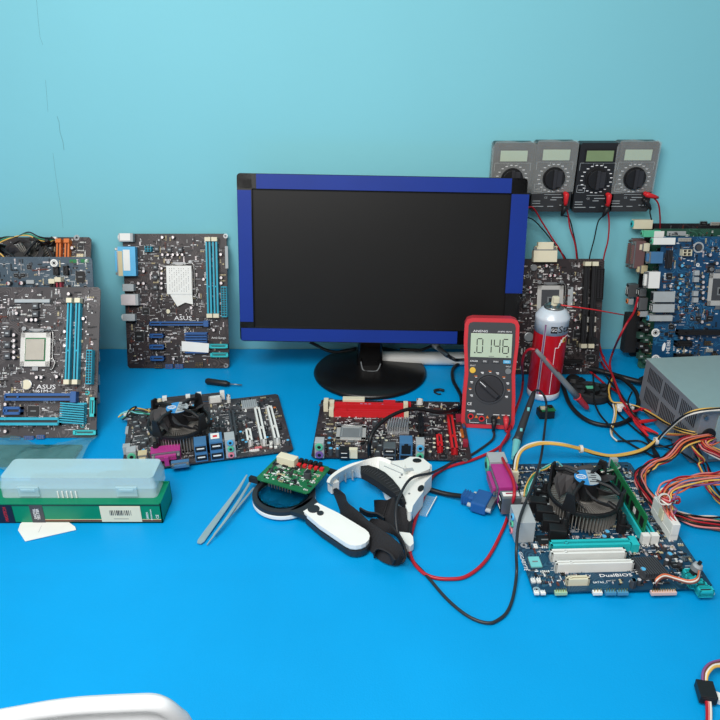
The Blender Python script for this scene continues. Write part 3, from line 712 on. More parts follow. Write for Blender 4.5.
B.box('drive_socket', PX(B,635,165,.010,.012), .008, 'wine', px=False); B.header(PX(B,648,220,.004,.020), 'orange', px=False); B.header(PX(B,655,190,.004,.010), 'blue', px=False); B.box('drive_socket', PX(B,660,265,.007,.010), .008, 'wine', px=False)
for i in range(4): B.header(PX(B,115+i*5,88,.003,.003), 'cream', px=False)
v = B.L(235,158); text('GAMING', .005, 'ink', B.root, (v.x+.006, v.y, B.t+.0002), sx=1.4); B.ringhole([(85,100),(90,300),(660,320)], .004, 'tin')
B.box('latch', PX(B,105,120,.007,.016), .016, 'cream', px=False)

# J
JW, JH = .197, .240
B = Board('flat dark blue motherboard at the right front with large black cooler and white slots', JW, JH, flat(.281,.690,2.,JW,JH,.004), pcb_navy, GF, (3.2727,500,440), seed=23, scatter=800, keep=[(285,440,425,458),(305,464,352,476),(60,370,92,430),(88,378,150,428)])
J = B
v = B.L(286,195,.030); B.cooler(v.x-.001, v.y+.008, .95, .04, lrot=-.15)
B.slot((163,328,430,347), 'teal', h=.011, lock=True); B.slot((165,358,412,374), 'white', h=.012); B.slot((180,396,438,408), 'white', h=.0125)
B.slot((216,447,292,460), 'cream', h=.009); B.heatsink((450,386,532,440), 'charcoal', .009, 10, True, slant=.18)
for r, m in (((180,486,220,496),'head_mint'),((305,486,335,496),'white'),((345,486,380,496),'head_blue'),((385,486,420,496),'head_blue'),((495,486,578,496),'head_pink')): B.header(r, m, h=.007)
B.header((102,450,116,461), 'white', pins='white'); B.header((120,450,134,461), 'white', pins='white'); B.header((112,490,128,500), 'white', pins='white'); B.header((133,490,149,500), 'white', pins='white')
for r in ((602,424,648,440),(620,455,664,470),(648,480,696,498)): B.sata(r, 'teal', .009)
B.sata((608,440,640,452), 'teal', .009); B.sata((640,466,676,480), 'teal', .009)
B.caps([(350,302),(340,318),(215,335),(468,425),(555,375),(445,475),(452,487)], .0034, .010, top='skyblue'); B.caps([(560,360),(540,350),(545,395),(590,400),(455,460),(190,350)], .0026, .007)
B.chip((122,316,172,344)); B.chip((96,386,132,418), m='w_cyan'); B.chip((110,345,122,356), m='white'); B.chip((235,455,250,470)); B.chip((500,455,525,470)); B.chip((560,405,585,420)); B.chip((250,360,262,372))
for i in range(5): B.chokes([(128+i*16,165+i*24)], .011, .012, m='black')
b = MB(); v = B.L(175,230,.02)
for i in range(4): b.box((v.x-.012+.003*i, v.y+.024-.018*i, .010), (.020,.014,.018), 'black', rz=-.2)
b.build('regulator_heatsink', B.root, bevel=.001)
# memory slots in depth plus the module
a, c = B.L(424,150,.008), B.L(478,306,.008)
sl = [B.slot((c.x-.005, (a.y+c.y)/2+.006, .0075, .120), 'teal', 'memory_slot', .010, 'white', True, False), B.slot((c.x+.0055, (a.y+c.y)/2+.006, .0075, .120), 'teal', 'memory_slot', .010, 'white', True, False)]
b = MB(); c.x -= .005; my = (a.y+c.y)/2+.008; b.box((c.x, my, .0215), (.0012,.118,.030), 'green')
for i in range(8): b.box((c.x-.0011, my-.050+i*.0145, .022), (.0012,.008,.012), 'black')
b.box((c.x-.002, my-.03, .023), (.0004,.006,.007), 'white'); b.build('memory_module', B.root)
# 24 pin plug on the right edge
v1, v2 = B.L(500,215,.012), B.L(565,305,.012)
B.atx((v2.x+.002, (v1.y+v2.y)/2, .010, .052), 'white', px=False, h=.010)
atxc = (v2.x+.002, (v1.y+v2.y)/2)
# ports along the left edge
xe = -JW/2+.009
def jport(kind, y0, y1, h, **kw):
    a, c = B.L(60,y0,h*.5), B.L(60,y1,h*.5)
    return B.port(kind, (xe-.004, (a.y+c.y)/2, .026, abs(a.y-c.y)), h, 'x-', px=False, **kw)
vy = lambda px, py: (J.inv @ P(px, py, .02)).y
def jp(kind, py0, py1, h, **kw):
    y0, y1 = vy(498, py0), vy(498, py1); return B.port(kind, (xe-.004, (y0+y1)/2, .024, abs(y0-y1)), h, 'x-', px=False, **kw)
jp('ps2', 459, 469, .026, jacks=['mint']); jp('parallel', 471, 495, .026); jp('usb', 497, 505, .024); B.port('audio', (xe, vy(512,524), .022, .034), .030, 'x-', px=False, jacks=['skyblue','mint','pink'])
b = MB(); b.box((xe-.004, vy(498,501), .0262), (.020,.008,.0006), 'white'); b.box((xe-.004, vy(498,501)+.001, .0266), (.012,.0025,.0003), 'wine'); b.build('label_sticker', B.root)
v = B.L(78,190,.006); B.box('fan_socket', (v.x, v.y, .010,.007), .012, 'white', px=False)
v = B.L(45,115,.012); B.box('power_socket', (v.x, v.y, .010,.010), .018, 'cream', px=False)
v4 = B.root.matrix_world @ Vector((v.x, v.y, .020))
for off, m in ((0,'w_yellow'),(.0025,'w_green'),(.005,'w_cyan')):
    wirepart('wire', B.root, Matrix(), [B.L(78,185,.012)+Vector((off,0,0)), B.L(85,150,.020)+Vector((off,0,0)), B.L(110,110,.020)+Vector((off,0,0)), B.L(150,95,.020)+Vector((0,off,0)), B.L(185,72,.022), B.L(200,85,.03)+Vector((0,off,0)), B.L(225,110,.045)], .001, m)
for off, m in ((0,'w_green'),(.003,'w_white'),(.006,'w_black')):
    wirepart('wire', B.root, Matrix(), [B.L(330,100,.050)+Vector((0,-off,0)), B.L(360,95,.03)+Vector((0,-off,0)), B.L(390,85,.02)+Vector((0,-off,0)), B.L(375,72,.012)], .0011, m)
v = B.L(370,78,.008); b = MB(); b.box((v.x, v.y, .010), (.010,.006,.014), 'lgrey'); b.build('fan_plug', B.root)
B.ringhole([(78,345),(690,500),(420,118),(120,490)], .004, 'silver')
v = B.L(378,447); text('DualBIOS', .0062, 'ink', B.root, (v.x, v.y, B.t+.0002), sx=1.5)
v = B.L(300,447); text('by', .005, 'ink', B.root, (v.x-.004, v.y, B.t+.0002), sx=1.2)
v = B.L(328,470); text('SATA2_1', .0035, 'ink', B.root, (v.x, v.y, B.t+.0002), sx=1.2)
v = B.L(75,400); text('GIGABYTE', .006, 'ink', B.root, (v.x, v.y, B.t+.0002), rz=-PI/2+.0, sx=1.1)
for sgn in (0,1):
    B.box('solder_pad', PX(B,110-sgn*6,430,.008,.002), .0004, 'lgrey', px=False)

# little switch on wires at the board's corner
sw = thing('switch_button', 'small round grey push button on twisted wires over the cyan drive sockets', 'power button', loc=J.root.matrix_world @ J.L(665,420,.012))
IM = Matrix.Translation(-sw.location)
b = MB(); b.M = IM @ Matrix.Translation(P(697,567,.022)) @ Matrix.Rotation(.3, 4, 'Y'); b.cyl((0,0,-.004), .006, .005, 'grey', 16); b.cyl((0,0,.001), .0052, .003, 'lgrey', 16, r2=.0045); b.cyl((0,0,.004), .002, .004, 'black', 10); b.cyl((0,0,-.009), .0045, .005, 'black', 12); b.build('button_body', sw)
for off, m in ((0,'w_brown'),(.0016,'w_white'),(.0032,'w_orange')):
    p = [J.L(512,480,.010), J.L(515,465,.018), J.L(540,450,.020), J.L(580,460,.018), J.L(620,470,.018), J.L(648,462,.020), J.L(655,435,.016), J.L(658,415,.014)]
    wirepart('wire', sw, IM @ J.root.matrix_world, [q+Vector((0,off,off*.5)) for q in p], .0009, m)
b = MB(); q = J.root.matrix_world @ J.L(512,482,.009); b.M = IM; b.box(q+Vector((0,0,.001)), (.006,.003,.006), 'black'); b.build('plug', sw)

# ------------------------------------------------------------------ monitor
MW, MH = .463, .272
yb_, tilt = 1.068, math.radians(12.5)
MM = frame_matrix((.031, yb_, .0705), (1,0,-.018), (0, math.sin(tilt), math.cos(tilt)))   # local z faces the viewer
mo = thing('monitor', 'black flat screen monitor, blank, with blue tape on its frame', 'monitor', loc=P(370,372))
IM = Matrix.Translation(-mo.location)
ML = IM @ MM
b = MB(); b.M = ML; r = .008
def rrect(w, h, r, cx=0, cy=0, n=5):
    o = []
    for (sx, sy, a0) in ((1,-1,-PI/2),(1,1,0),(-1,1,PI/2),(-1,-1,PI)):
        for i in range(n+1):
            a = a0+PI/2*i/n; o.append((cx+sx*(w/2-r)+r*math.cos(a), cy+sy*(h/2-r)+r*math.sin(a)))
    return o
b.prism(rrect(MW, MH, r, 0, MH/2), -.030, -.012, 'black'); b.prism(rrect(MW*.7, MH*.7, .01, 0, MH/2), -.055, -.030, 'black')
b.build('rear_housing', mo, bevel=.002)
b = MB(); b.M = ML
bz = .0235
for (cx, cy, w_, h_) in ((0, bz/2, MW, bz), (0, MH-bz/2, MW, bz), (-MW/2+bz/2, MH/2, bz, MH), (MW/2-bz/2, MH/2, bz, MH)):
    b.prism(rrect(w_, h_, .006, cx, cy), -.012, 0, 'gloss_black')
b.build('bezel', mo)
b = MB(); b.M = ML; b.box((0, MH/2, -.0075), (MW-2*bz+.002, MH-2*bz+.002, .005), mat('screen_panel', (17,16,15), .40, var=.2, scale=12, spec=.38)); b.build('screen', mo)
tape = mat('blue_tape', (13,50,140), .45, var=.12, scale=15, spec=.35)
u0 = -MW/2
for (x0, y0, x1, y1) in ((u0+.031, MH-.0235, MW/2-.0255, MH-.0008), (u0+.0005, .033, u0+.0225, MH-.026), (u0+.002, .0012, MW/2-.10, .0222), (MW/2-.0245, .088, MW/2+.0035, MH-.025)):
    b = MB(); b.M = ML; b.box(((x0+x1)/2, (y0+y1)/2, .0006), (x1-x0, y1-y0, .0008), tape); b.build('tape_strip', mo, label='strip of blue tape')
b = MB(); c0 = Vector((0,0,0))
b.lathe([(.098,0),(.099,.003),(.095,.0075),(.05,.011),(.02,.014)], mat('dusty_black', (17,16,16), .33, var=.5, scale=25), 64, c=(0,-.003,0)); o = b.build('base', mo, smooth=True)
b = MB(); b.box((0,.008,.05), (.046,.022,.085), 'gloss_black', top=.85); b.build('neck', mo, bevel=.004)
b = MB(); b.tube(smoothpath([(-.016,-.012,.026),(-.012,-.020,.014),(.0,-.024,.0135),(.012,-.022,.014),(.018,-.012,.022)],5), .0011, 'grey', 6); b.build('cable_clip', mo)
# cables behind
def cable(name, label, cat, pts, r, m, k=8, group=None, n=8):
    b = MB(); b.tube(path(pts, k), r, m, n); o = b.build(name, smooth=True); return tag(o, label, cat, group)
c1 = thing('video_cable', 'black cable with a silver ferrule hanging behind the monitor and curling beside the red multimeter', 'cable', loc=P(440,352))
IM = Matrix.Translation(-c1.location)
wirepart('wire', c1, IM, path([(400,349,None,1.12),(420,350,None,1.11),(432,346,None,1.10),(437,347,None,1.09)], 2), .0028, 'w_black')
b = MB(); b.M = IM; b.tube([Y(435,345,1.092), Y(448,356,1.06)], .0042, 'metal', 10); b.tube([Y(434,344,1.093), Y(438,347.5,1.085)], .0052, 'lgrey', 10); b.build('ferrule', c1, smooth=False)
wirepart('wire', c1, IM, [Y(448,356,1.06), Y(456,360,1.04), P(464,360,.012), P(458,364,.006), P(452.5,370,.004), P(453,380,.004), P(457,388,.004), P(461,396,.004), P(461,404,.004)]+[J for J in [P(456,409,.015), P(440,412.5,.034), P(420,409,.046), P(405,410,.050), P(387.5,418,.050), P(375,429,.046), P(369.5,442,.034), P(369.5,455,.008), P(372,462,.004), P(380,468,.004)]], .0030, 'w_black', k=4)
J = B
cable('power_cable', 'black cable drooping behind the monitor base on its left side', 'cable', [(310,342,None,1.13),(318,346,None,1.13),(326,350,None,1.125),(338,352,None,1.125),(356,349,None,1.13)], .003, 'w_black')
b = MB(); q = [P(376,353,.02), P(465,358,.02)]
pt = [Y(352,346,1.14), Y(470,346,1.14), Y(470,362,1.14)]
b.M = Matrix.Translation((.115,1.13,.0125)) @ Matrix.Rotation(PI/2, 4, 'Y') @ Matrix.Rotation(.02, 4, 'X')
b.lathe([(.0115,-.09),(.012,-.03),(.0118,.05),(.0115,.095)], 'white', 20); b.ring((0,0,.0951), .004, .010, .0004, 'lgrey', 16)
tag(b.build('paper_roll', smooth=False), 'rolled white paper lying on the cloth behind the monitor', 'paper roll')

# ------------------------------------------------------------------ red multimeter
FL, FR = P(459,424), P(516.5,434)
X = Vector((math.cos(math.radians(-8)), math.sin(math.radians(-8)), 0)); yv = Vector((.08,.27,1)).normalized()
base = (FL+FR)/2
RW, RH, RT = .080, .169, .030
RM = frame_matrix(base+Vector((0,0,.001)), X, Vector((0,.24,1)))
RM = RM @ Matrix.Rotation(.03, 4, 'Z')
mm = thing('multimeter', 'red and black digital multimeter standing upright in front of the monitor', 'multimeter', M=RM)
mm_red = mat('meter_red', (206,52,60), .42, var=.06); mm_face = mat('meter_face', (64,65,68), .5, var=.05)
def meterpts(w, h, waist, r):
    o = []
    for x, y in ((w/2-r*.3, .0), (w/2, r), (w/2-.001, h*.30), (w/2-waist, h*.5), (w/2-waist*.6, h*.62), (w/2, h*.78), (w/2-.0005, h-r), (w/2-r*.35, h-r*.28), (w/2-r*1.2, h)): o.append((x, y))
    return o+[(-x, y) for x, y in o[::-1]]
b = MB(); b.prism(meterpts(RW, RH, .003, .010), -RT, 0, mm_red); b.build('rubber_holster', mm, bevel=.003, seg=3, label='red rubber holster')
b = MB(); b.prism([(x, y+.007) for x, y in meterpts(RW-.011, RH-.013, .003, .006)], -.002, .0015, mm_face); b.build('front_panel', mm, bevel=.0008)
lcdm = mat('lcd', (188,204,180), .3, var=.03)
b = MB(); b.box((0,.1285,.0018), (.060,.036,.0012), lcdm); lcd = b.build('display', mm, bevel=.0004)
SEG = {'0':'abcdef','1':'bc','4':'bcfg','6':'acdefg'}
b = MB(); sw_, sh_ = .0082, .021; sk = .06
def seg7(b, ch, x, y):
    h = sh_/2; t = .0013
    L_ = {'a':(0,h,1),'d':(0,-h,1),'g':(0,0,1),'f':(-sw_/2,h/2,0),'b':(sw_/2,h/2,0),'e':(-sw_/2,-h/2,0),'c':(sw_/2,-h/2,0)}
    for c in SEG[ch]:
        u, v, hz = L_[c]
        b.box((x+u, y+v, .0026), (sw_-.0018, t, .0002) if hz else (t, h-.0016, .0002), 'darkink')
for i, ch in enumerate('0146'): seg7(b, ch, -.0165+i*.0125, .128)
b.box((-.0235, .128-sh_/2, .0026), (.0018,.0018,.0002), 'darkink'); b.box((.001,.1125,.0026), (.008,.0008,.0002), 'grey'); b.box((.024,.1125,.0026), (.003,.0012,.0002), 'darkink'); b.build('digits', lcd)
text('ANENG', .0048, 'ink', mm, (-.027,.1495,.0017), align='LEFT', sx=1.3); text('AN870 TRMS', .0028, 'ink', mm, (.029,.1495,.0017), align='RIGHT', sx=1.3)
for i, (m, tx) in enumerate(((mm_face,'RANGE'),(mm_face,'REL'),(mm_face,'MAX'),('skyblue','Hz%'))):
    b = MB(); b.box((-.024+i*.016,.1045,.002), (.011,.005,.0016), m); o = b.build('button', mm, bevel=.0006, label='light blue button' if i == 3 else None)
    text(tx, .0032, 'ink', mm, (-.024+i*.016,.1045,.0029), sx=1.1)
for x, m, lb in ((-.0255,'orange','round amber button'),(.0265,'grey','round grey button')):
    b = MB(); b.cyl((x,.0905,.0012), .0045, .0025, K['yellow'] if m == 'orange' else m, 20); b.build('button', mm, bevel=.0005, label=lb)
text('SELECT', .0026, 'ink', mm, (-.0255,.0975,.0017)); text('HOLD', .0026, 'ink', mm, (.0265,.0975,.0017))
b = MB(); b.ring((0,.063,.0014), .021, .0235, .002, 'charcoal', 40); b.cyl((0,.063,.0014), .021, .004, 'dark', 40, r2=.020); b.box((0,.063,.0085), (.037,.007,.007), 'dark', rz=-.72, top=.85); b.box((-.010,.0718,.0122), (.012,.001,.0006), 'ink', rz=-.72); b.build('rotary_dial', mm, bevel=.0006)
b = MB()
for i in range(11):
    a = math.radians(205-i*23); x, y = .0285*math.cos(a), .063+.0265*math.sin(a)
    b.box((x, y, .0017), (.0042,.0012,.0003), 'orange' if i % 2 else 'ink'); b.box((x+.0005, y-.0018, .0017), (.003,.0007,.0003), 'ink')
for x, y, w_ in ((-.026,.032,.012),(-.024,.030,.009),(-.012,.0265,.010),(.012,.0265,.009),(.026,.0265,.012)): b.box((x, y-.004, .0017), (w_, .0009, .0003), 'ink')
b.box((-.020,.009,.0017), (.014,.0005,.0003), 'ink'); b.box((-.027,.012,.0017), (.0005,.006,.0003), 'ink'); b.box((.008,.008,.0017), (.02,.0005,.0003), 'ink'); b.box((-.002,.012,.0017), (.0005,.006,.0003), 'ink')
for x in (-.0175,-.001,.016): b.prism([(x-.0025,.0165),(x+.0025,.0165),(x,.021)], .0016, .0019, 'orange')
b.build('printed_marks', mm); text('CE', .006, 'ink', mm, (-.0285,.038,.0017))
JK = [(-.026,.0185),(-.0095,.0155),(.0085,.0165),(.0265,.0185)]
for i, (x, y) in enumerate(JK):
    b = MB(); b.ring((x,y,.0012), .0028, .0045, .0012, 'red' if i in (0,1,3) else 'black', 20); b.cyl((x,y,.0008), .0028, .0008, 'black', 16); b.build('jack', mm)
b = MB(); b.M = Matrix.Translation((0,.115,-RT)) @ Matrix.Rotation(math.radians(24), 4, 'X'); b.box((0,-.052,-.003), (.05,.108,.004), 'black'); b.build('kickstand', mm)
# its leads
def wpt(M, x, y, z): return M @ Vector((x, y, z))
def lead(label, jx, jy, M, m_wire, m_plug, pts, r, plug_r=.0045, plug_l=.016, down=True, k=6, group=None):
    o0 = wpt(M, jx, jy, .002); t = thing('test_lead', label, 'test lead', group, loc=o0); IM = Matrix.Translation(-o0)
    b = MB(); b.M = IM @ M; b.tube([(jx,jy,.002),(jx,jy,plug_l*.55),(jx,jy-.003,plug_l*.8)], plug_r, m_plug, 10); b.tube([(jx,jy,plug_l*.7),(jx,jy-.008,plug_l*.8),(jx,jy-.018,plug_l*.7)], plug_r*.7, m_plug, 8, rs=[plug_r*.9,plug_r*.75,plug_r*.5]); b.build('plug', t, smooth=True)
    w0 = wpt(M, jx, jy-.017, plug_l*.7)
    wirepart('wire', t, IM, [w0]+pts, r, m_wire, n=8, k=k); return t, IM
leadm_red = mat('lead_red', (178,30,44), .38, var=.05); leadm_blk = mat('lead_black', (42,44,48), .4)
zz = .0022
redpts = [P(509,436,.004)]+[P(x,y,zz) for x,y in ((498,448),(475,459),(455,465),(442,470),(432,478),(425.5,493),(416,518),(410,543),(412,559),(421,571),(432,577),(448,579),(467,576),(487,559),(503,529),(509,512))]+[P(514,497,.032),P(513,480,.038),P(504,462,.036),P(500.5,453,.016),P(501,446,.008),P(508,434,.008),P(515,412,.004),P(521,395,.004),P(523,380,.01),Y(522,366,.975),Y(524,355,.96),Y(529,349.5,.95),Y(535,349.5,.945)]
lr, IMr = lead('red test lead looping over the cloth to a grey probe leaning on the can', *JK[3], RM, leadm_red, mm_red, redpts, .0021)
p0, p1 = Y(536,350,.945), P(588,409,.006)
d = p1-p0
b = MB(); b.M = IMr; b.tube([p0, p0+d*.12, p0+d*.62, p0+d*.78], .005, 'grey', 14, rs=[.0028,.0038,.0047,.0054]); b.tube([p0+d*.78, p0+d*.80, p0+d*.97, p1], .005, mm_red, 14, rs=[.0068,.0055,.0045,.002])
b.tube([p0+d*.16+Vector((.001,-.002,.0035)), p0+d*.38+Vector((.001,-.002,.0040))], .0016, mm_red, 8)
b.build('probe', lr, smooth=True, label='grey probe with red tip'); K['probe_grey'] = mat('probe_grey', (128,128,130), .5)
b = MB(); b.M = IMr; b.tube([p1, p1+d*.08+Vector((0,0,-.004))], .0006, 'metal', 6); b.build('needle', lr)
blk = [P(494,436,.005)]+[P(x,y,zz) for x,y in ((490,442),(471,455))]+[P(455,461,.004),P(442,468,.010),P(431,473,.030),P(411.7,478,.038),P(401,493,.036),P(396,509,.03),P(398,534,.014)]+[P(x,y,zz) for x,y in ((409,556),(427,576),(445,597),(462,612),(476,620),(489,623),(498,620),(507,612),(513,597))]+[P(516.6,573,.006),P(516.4,548,.03),P(520,518,.04),P(533,484,.042),P(540.5,460,.03),P(544,435,.012),Y(546.5,410,.925),Y(545,398,.93),Y(540,391,.935),Y(535,390.5,.93)]
lb_, IMb = lead('black test lead looping over the cloth to a black probe beside the flat board', *JK[2], RM, leadm_blk, 'black', blk, .0018)
p0, p1 = Y(534,392,.93), P(517,441,.010); d = p1-p0
b = MB(); b.M = IMb; b.tube([p0, p0+d*.15, p0+d*.75, p0+d*.93, p1], .005, 'dark', 14, rs=[.003,.0045,.0058,.0062,.0075])
for f in (.38,.80): b.box(p0+d*f+Vector((-.0005,-.0052,.002)), (.0035,.002,.011), 'w_cyan')
b.build('probe', lb_, smooth=True, label='black probe with pale cyan windows')
p2 = P(514,458,.010); b = MB(); b.M = IMb; b.tube([p1, p1+(p2-p1)*.2, p2], .005, 'w_cyan', 12, rs=[.006,.0055,.004]); b.build('probe_cap', lb_, label='translucent pale cap')

# ------------------------------------------------------------------ pocket meters on the wall
GM = 'pocket multimeters hung in a row on the wall'
face_black = mat('pocket_black', (34,35,38), .45); film_body = mat('pocket_grey', (54,54,55), .35)
sleevem = mat('plastic_film', (205,208,205), .18, alpha=.17, bump=.8, bscale=70, spec=.8)
PW, PH, PT = .066, .114, .024
GL = {}
def pocket(label, px_tl, px_bl, sleeve, last=False):
    a, c = Y(*px_tl, 1.174), Y(*px_bl, 1.174)
    M = frame_matrix(c+Vector((PW/2,0,-.001)), (1,0,(px_tl[1]-px_tl[1])*.0), (a-c)*1.0)
    t = thing('pocket_multimeter', label, 'multimeter', GM, M=M)
    bm = film_body if sleeve else face_black
    b = MB(); b.prism([(-PW/2,.004),(-PW/2+.003,0),(PW/2-.003,0),(PW/2,.004),(PW/2,PH-.003),(PW/2-.003,PH),(-PW/2+.003,PH),(-PW/2,PH-.003)], -PT, 0, bm); b.build('case', t, bevel=.001)
    b = MB(); b.box((0,PH-.0205,.0006), (.049,.022,.0014), 'black'); b.box((0,PH-.0205,.0010), (.044,.017,.0012), lcdm if sleeve else mat('lcd_dark', (130,150,110), .3)); b.build('display', t)
    cx, cy = 0, .056
    b = MB(); b.cyl((cx,cy,.0005), .0185, .003, 'black', 32); b.cyl((cx,cy,.0035), .0165, .005, 'black', 32, r2=.0155); b.box((cx,cy,.009), (.005,.031,.005), 'dark', rz=.0); b.box((cx+.007,cy,.0088), (.010,.026,.0006), 'dark'); b.build('rotary_dial', t, bevel=.0004)
    b = MB()
    for i in range(20):
        an = 2*PI*i/20+.1
        x, y = cx+.0245*math.cos(an), cy+.0225*math.sin(an)
        b.box((x, y, .0003), (.0040,.0013,.0005), 'ink')
    z = .0003
    for (x0,y0,x1,y1) in ((-.030,.082,.029,.082),(-.030,.034,-.030,.046),(-.030,.034,-.017,.034),(-.017,.034,-.017,.046),(-.030,.046,-.017,.046),(-.012,.029,.016,.029),(.029,.070,.029,.082),(-.030,.070,-.030,.082),(-.008,.078,-.008,.086),(.008,.078,.008,.086)):
        b.box(((x0+x1)/2,(y0+y1)/2,z), (abs(x1-x0)+.0006, abs(y1-y0)+.0006, .0005), 'lgrey')
    for x, y, w_ in ((-.024,.018,.013),(-.024,.014,.013),(-.021,.009,.019),(.010,.024,.018),(.004,.020,.010),(.022,.011,.014),(.000,.009,.010),(-.024,.038,.007)): b.box((x,y,z), (w_,.0011,.0005), 'lgrey')
    for i in range(5): b.box((-.022+i*.011,.0865,z), (.004,.0011,.0005), 'lgrey')
    b.build('printed_marks', t)
    text('CE', .0045, 'lgrey', t, (-.009,.0235,.0002))
    jk = [(.022,.031),(.022,.0205),(.022,.010)]
    for x, y in jk:
        b = MB(); b.ring((x,y,0), .0022, .0038, .0010, 'black', 16); b.build('jack', t)
    if sleeve:
        b = MB(); e = .0016
        pts = [(-PW/2-e,.030),(PW/2+e,.034),(PW/2+e,PH-.002),(PW/2-.004,PH+.003),(.01,PH+.001),(-.012,PH+.004),(-PW/2+.002,PH+.002),(-PW/2-e-.002,PH-.008)]
        b.prism(pts, .0014, .0017, sleevem); b.build('plastic_sleeve', t, label='crinkled clear plastic film')
        for sg in (-1,1): b = MB(); b.box((sg*(PW/2+e), (.03+PH)/2, -.009), (.0004, PH-.03, .021), sleevem); b.build('sleeve_side', t)
    return M, jk
m1 = pocket('grey film-wrapped pocket multimeter half hidden behind the monitor corner, leftmost of the four', (495,143), (489,212), True)
m2 = pocket('film-wrapped pocket multimeter between the half hidden one and the plain black one', (538,142), (530,211), True)
m3 = pocket('plain black pocket multimeter without plastic film on the wall', (581,143), (572,212), False)
m4 = pocket('film-wrapped pocket multimeter farthest right of the four on the wall', (621,143), (609,211), True)
GW = 'thin test leads of the pocket multimeters'
def plead(label, mt, ji, m, pts, tilt=(0,-.012)):
    M, jk = mt; x, y = jk[ji]; o0 = wpt(M, x, y, 0)
    t = thing('pocket_test_lead', label, 'test lead', GW, loc=o0); IM = Matrix.Translation(-o0)
    pm = 'red' if m == 'w_red' else 'black'
    b = MB(); b.M = IM @ M; b.tube([(x,y,-.002),(x,y,.008)], .0036, pm, 10); b.tube([(x-tilt[0]*.2,y-tilt[1]*.2,.010),(x,y,.011),(x+tilt[0],y+tilt[1],.009),(x+tilt[0]*1.5,y+tilt[1]*1.5,.007)], .0045, pm, 10, rs=[.003,.0046,.0034,.002]); b.build('plug', t, smooth=True)
    wirepart('wire', t, IM, [wpt(M, x+tilt[0]*1.5, y+tilt[1]*1.5, .007)]+pts, .0011 if m == 'w_black' else .0014, m, k=6)
W_ = lambda *l: [Y(x, y, d) for x, y, d in l]
plead('red lead from the half hidden pocket multimeter behind the monitor corner', m1, 1, 'w_red', W_((532,207,1.17),(542,222,1.175),(552,238,1.175),(562,254,1.175),(571,280,1.17),(576,330,1.17)))
plead('black lead from the half hidden pocket multimeter behind the monitor corner', m1, 2, 'w_black', W_((532,219,1.175),(545,232,1.18),(557,248,1.18),(567,262,1.18),(574,300,1.175),(578,335,1.175)))
plead('red lead from the film-wrapped pocket multimeter second from the left', m2, 0, 'w_red', W_((568,214,1.175),(570,228,1.175),(575,244,1.175),(577,262,1.175),(580,300,1.17),(582,340,1.165)), (.001,-.014))
plead('black lead from the film-wrapped pocket multimeter second from the left', m2, 2, 'w_black', W_((569,218,1.18),(573,232,1.182),(576,246,1.182),(578,262,1.18),(584,320,1.17)), (-.002,-.010))
plead('red lead hanging in a curve from the plain black pocket multimeter', m3, 0, 'w_red', W_((606,205,1.17),(609,220,1.172),(608,240,1.172),(603,262,1.175),(597,310,1.17),(599,345,1.165),(607,362,1.155)), (.001,-.014))
plead('black lead hanging straight from the plain black pocket multimeter', m3, 2, 'w_black', W_((598,222,1.175),(594,240,1.18),(589,262,1.18),(588,300,1.175),(590,340,1.16)), (-.003,-.010))
plead('short red lead curving right from the pocket multimeter farthest right', m4, 0, 'w_red', W_((652,196,1.17),(658,203,1.17),(660,216,1.18),(660,232,1.195)), (.014,-.004))
plead('short black lead from the pocket multimeter farthest right, dropping behind the boards', m4, 1, 'w_black', W_((650,213,1.175),(653,226,1.185),(656,236,1.195)), (.008,-.010))
# ------------------------------------------------------------------ spray can
cb = P(546.5,402); cc = cb+Vector((0,.027,0))
can = thing('spray_can', 'red spray can with white top standing in front of the dark upright board', 'spray can', loc=cc)
canred = mat('can_red', (190,16,30), .3, var=.05, coat=.3); canwhite = mat('can_white', (214,222,230), .3, .1, var=.04)
R_ = .0262; HT = .152
b = MB(); b.lathe([(R_*.95,0),(R_,.002),(R_,.012)], canwhite, 40); b.build('bottom_rim', can, smooth=True)
b = MB(); b.lathe([(R_,.012),(R_,.116)], canred, 48, cap=False); b.build('body', can, smooth=True)
b = MB(); b.lathe([(R_,.116),(R_,.136),(R_*1.02,.138),(R_*1.02,.141),(R_*.97,.143),(R_*.80,.150),(R_*.62,.154)], canwhite, 48); b.build('shoulder', can, smooth=True)
b = MB(); b.lathe([(R_*.58,.153),(R_*.60,.157),(R_*.52,.158),(R_*.46,.155),(R_*.22,.155),(R_*.18,.160)], 'metal', 32); b.build('valve_cup', can, smooth=True)
b = MB(); b.cyl((0,0,.158), .0052, .014, 'cream', 16, r2=.0045); b.box((.001,-.002,.168), (.009,.009,.010), 'cream'); b.build('nozzle', can, bevel=.001)
b = MB(); q0 = Y(561,305,cc.y-.003)-cc; q1 = Y(624,315,cc.y+.02)-cc; b.tube([q0, q0.lerp(q1,.5)+Vector((0,0,.001)), q1], .0010, 'red', 8); b.build('straw', can, smooth=True, label='thin red straw')
def bend(a0, z0, e=.0002, R=R_):
    def f(co):
        a = a0+co.x/R; r = R+e+co.z; return Vector((r*math.cos(a), r*math.sin(a), z0+co.y))
    return f
A0 = -PI/2
text('Star', .0160, 'darkink', can, loc=(.0035,0,0), bend=bend(A0,.1265), sx=1.15, align='LEFT')
def wrapbox(parent, name, x0, x1, y0, y1, a0, m, e=.0003, n=10):
    b = MB(); vs = []; fs = []
    for i in range(n+1):
        a = a0+(x0+(x1-x0)*i/n)/R_
        for r, y in ((R_+e, y0), (R_+e, y1), (R_, y1), (R_, y0)): vs.append((r*math.cos(a), r*math.sin(a), y))
    for i in range(n):
        for k in range(4): j = (k+1) % 4; fs.append((i*4+k, (i+1)*4+k, (i+1)*4+j, i*4+j))
    b.add(vs, fs+[(0,1,2,3),(n*4+3,n*4+2,n*4+1,n*4)], m); return b.build(name, parent)
wrapbox(can, 'printed_logo', -.0075,.0025,.121,.132, A0, 'darkink')
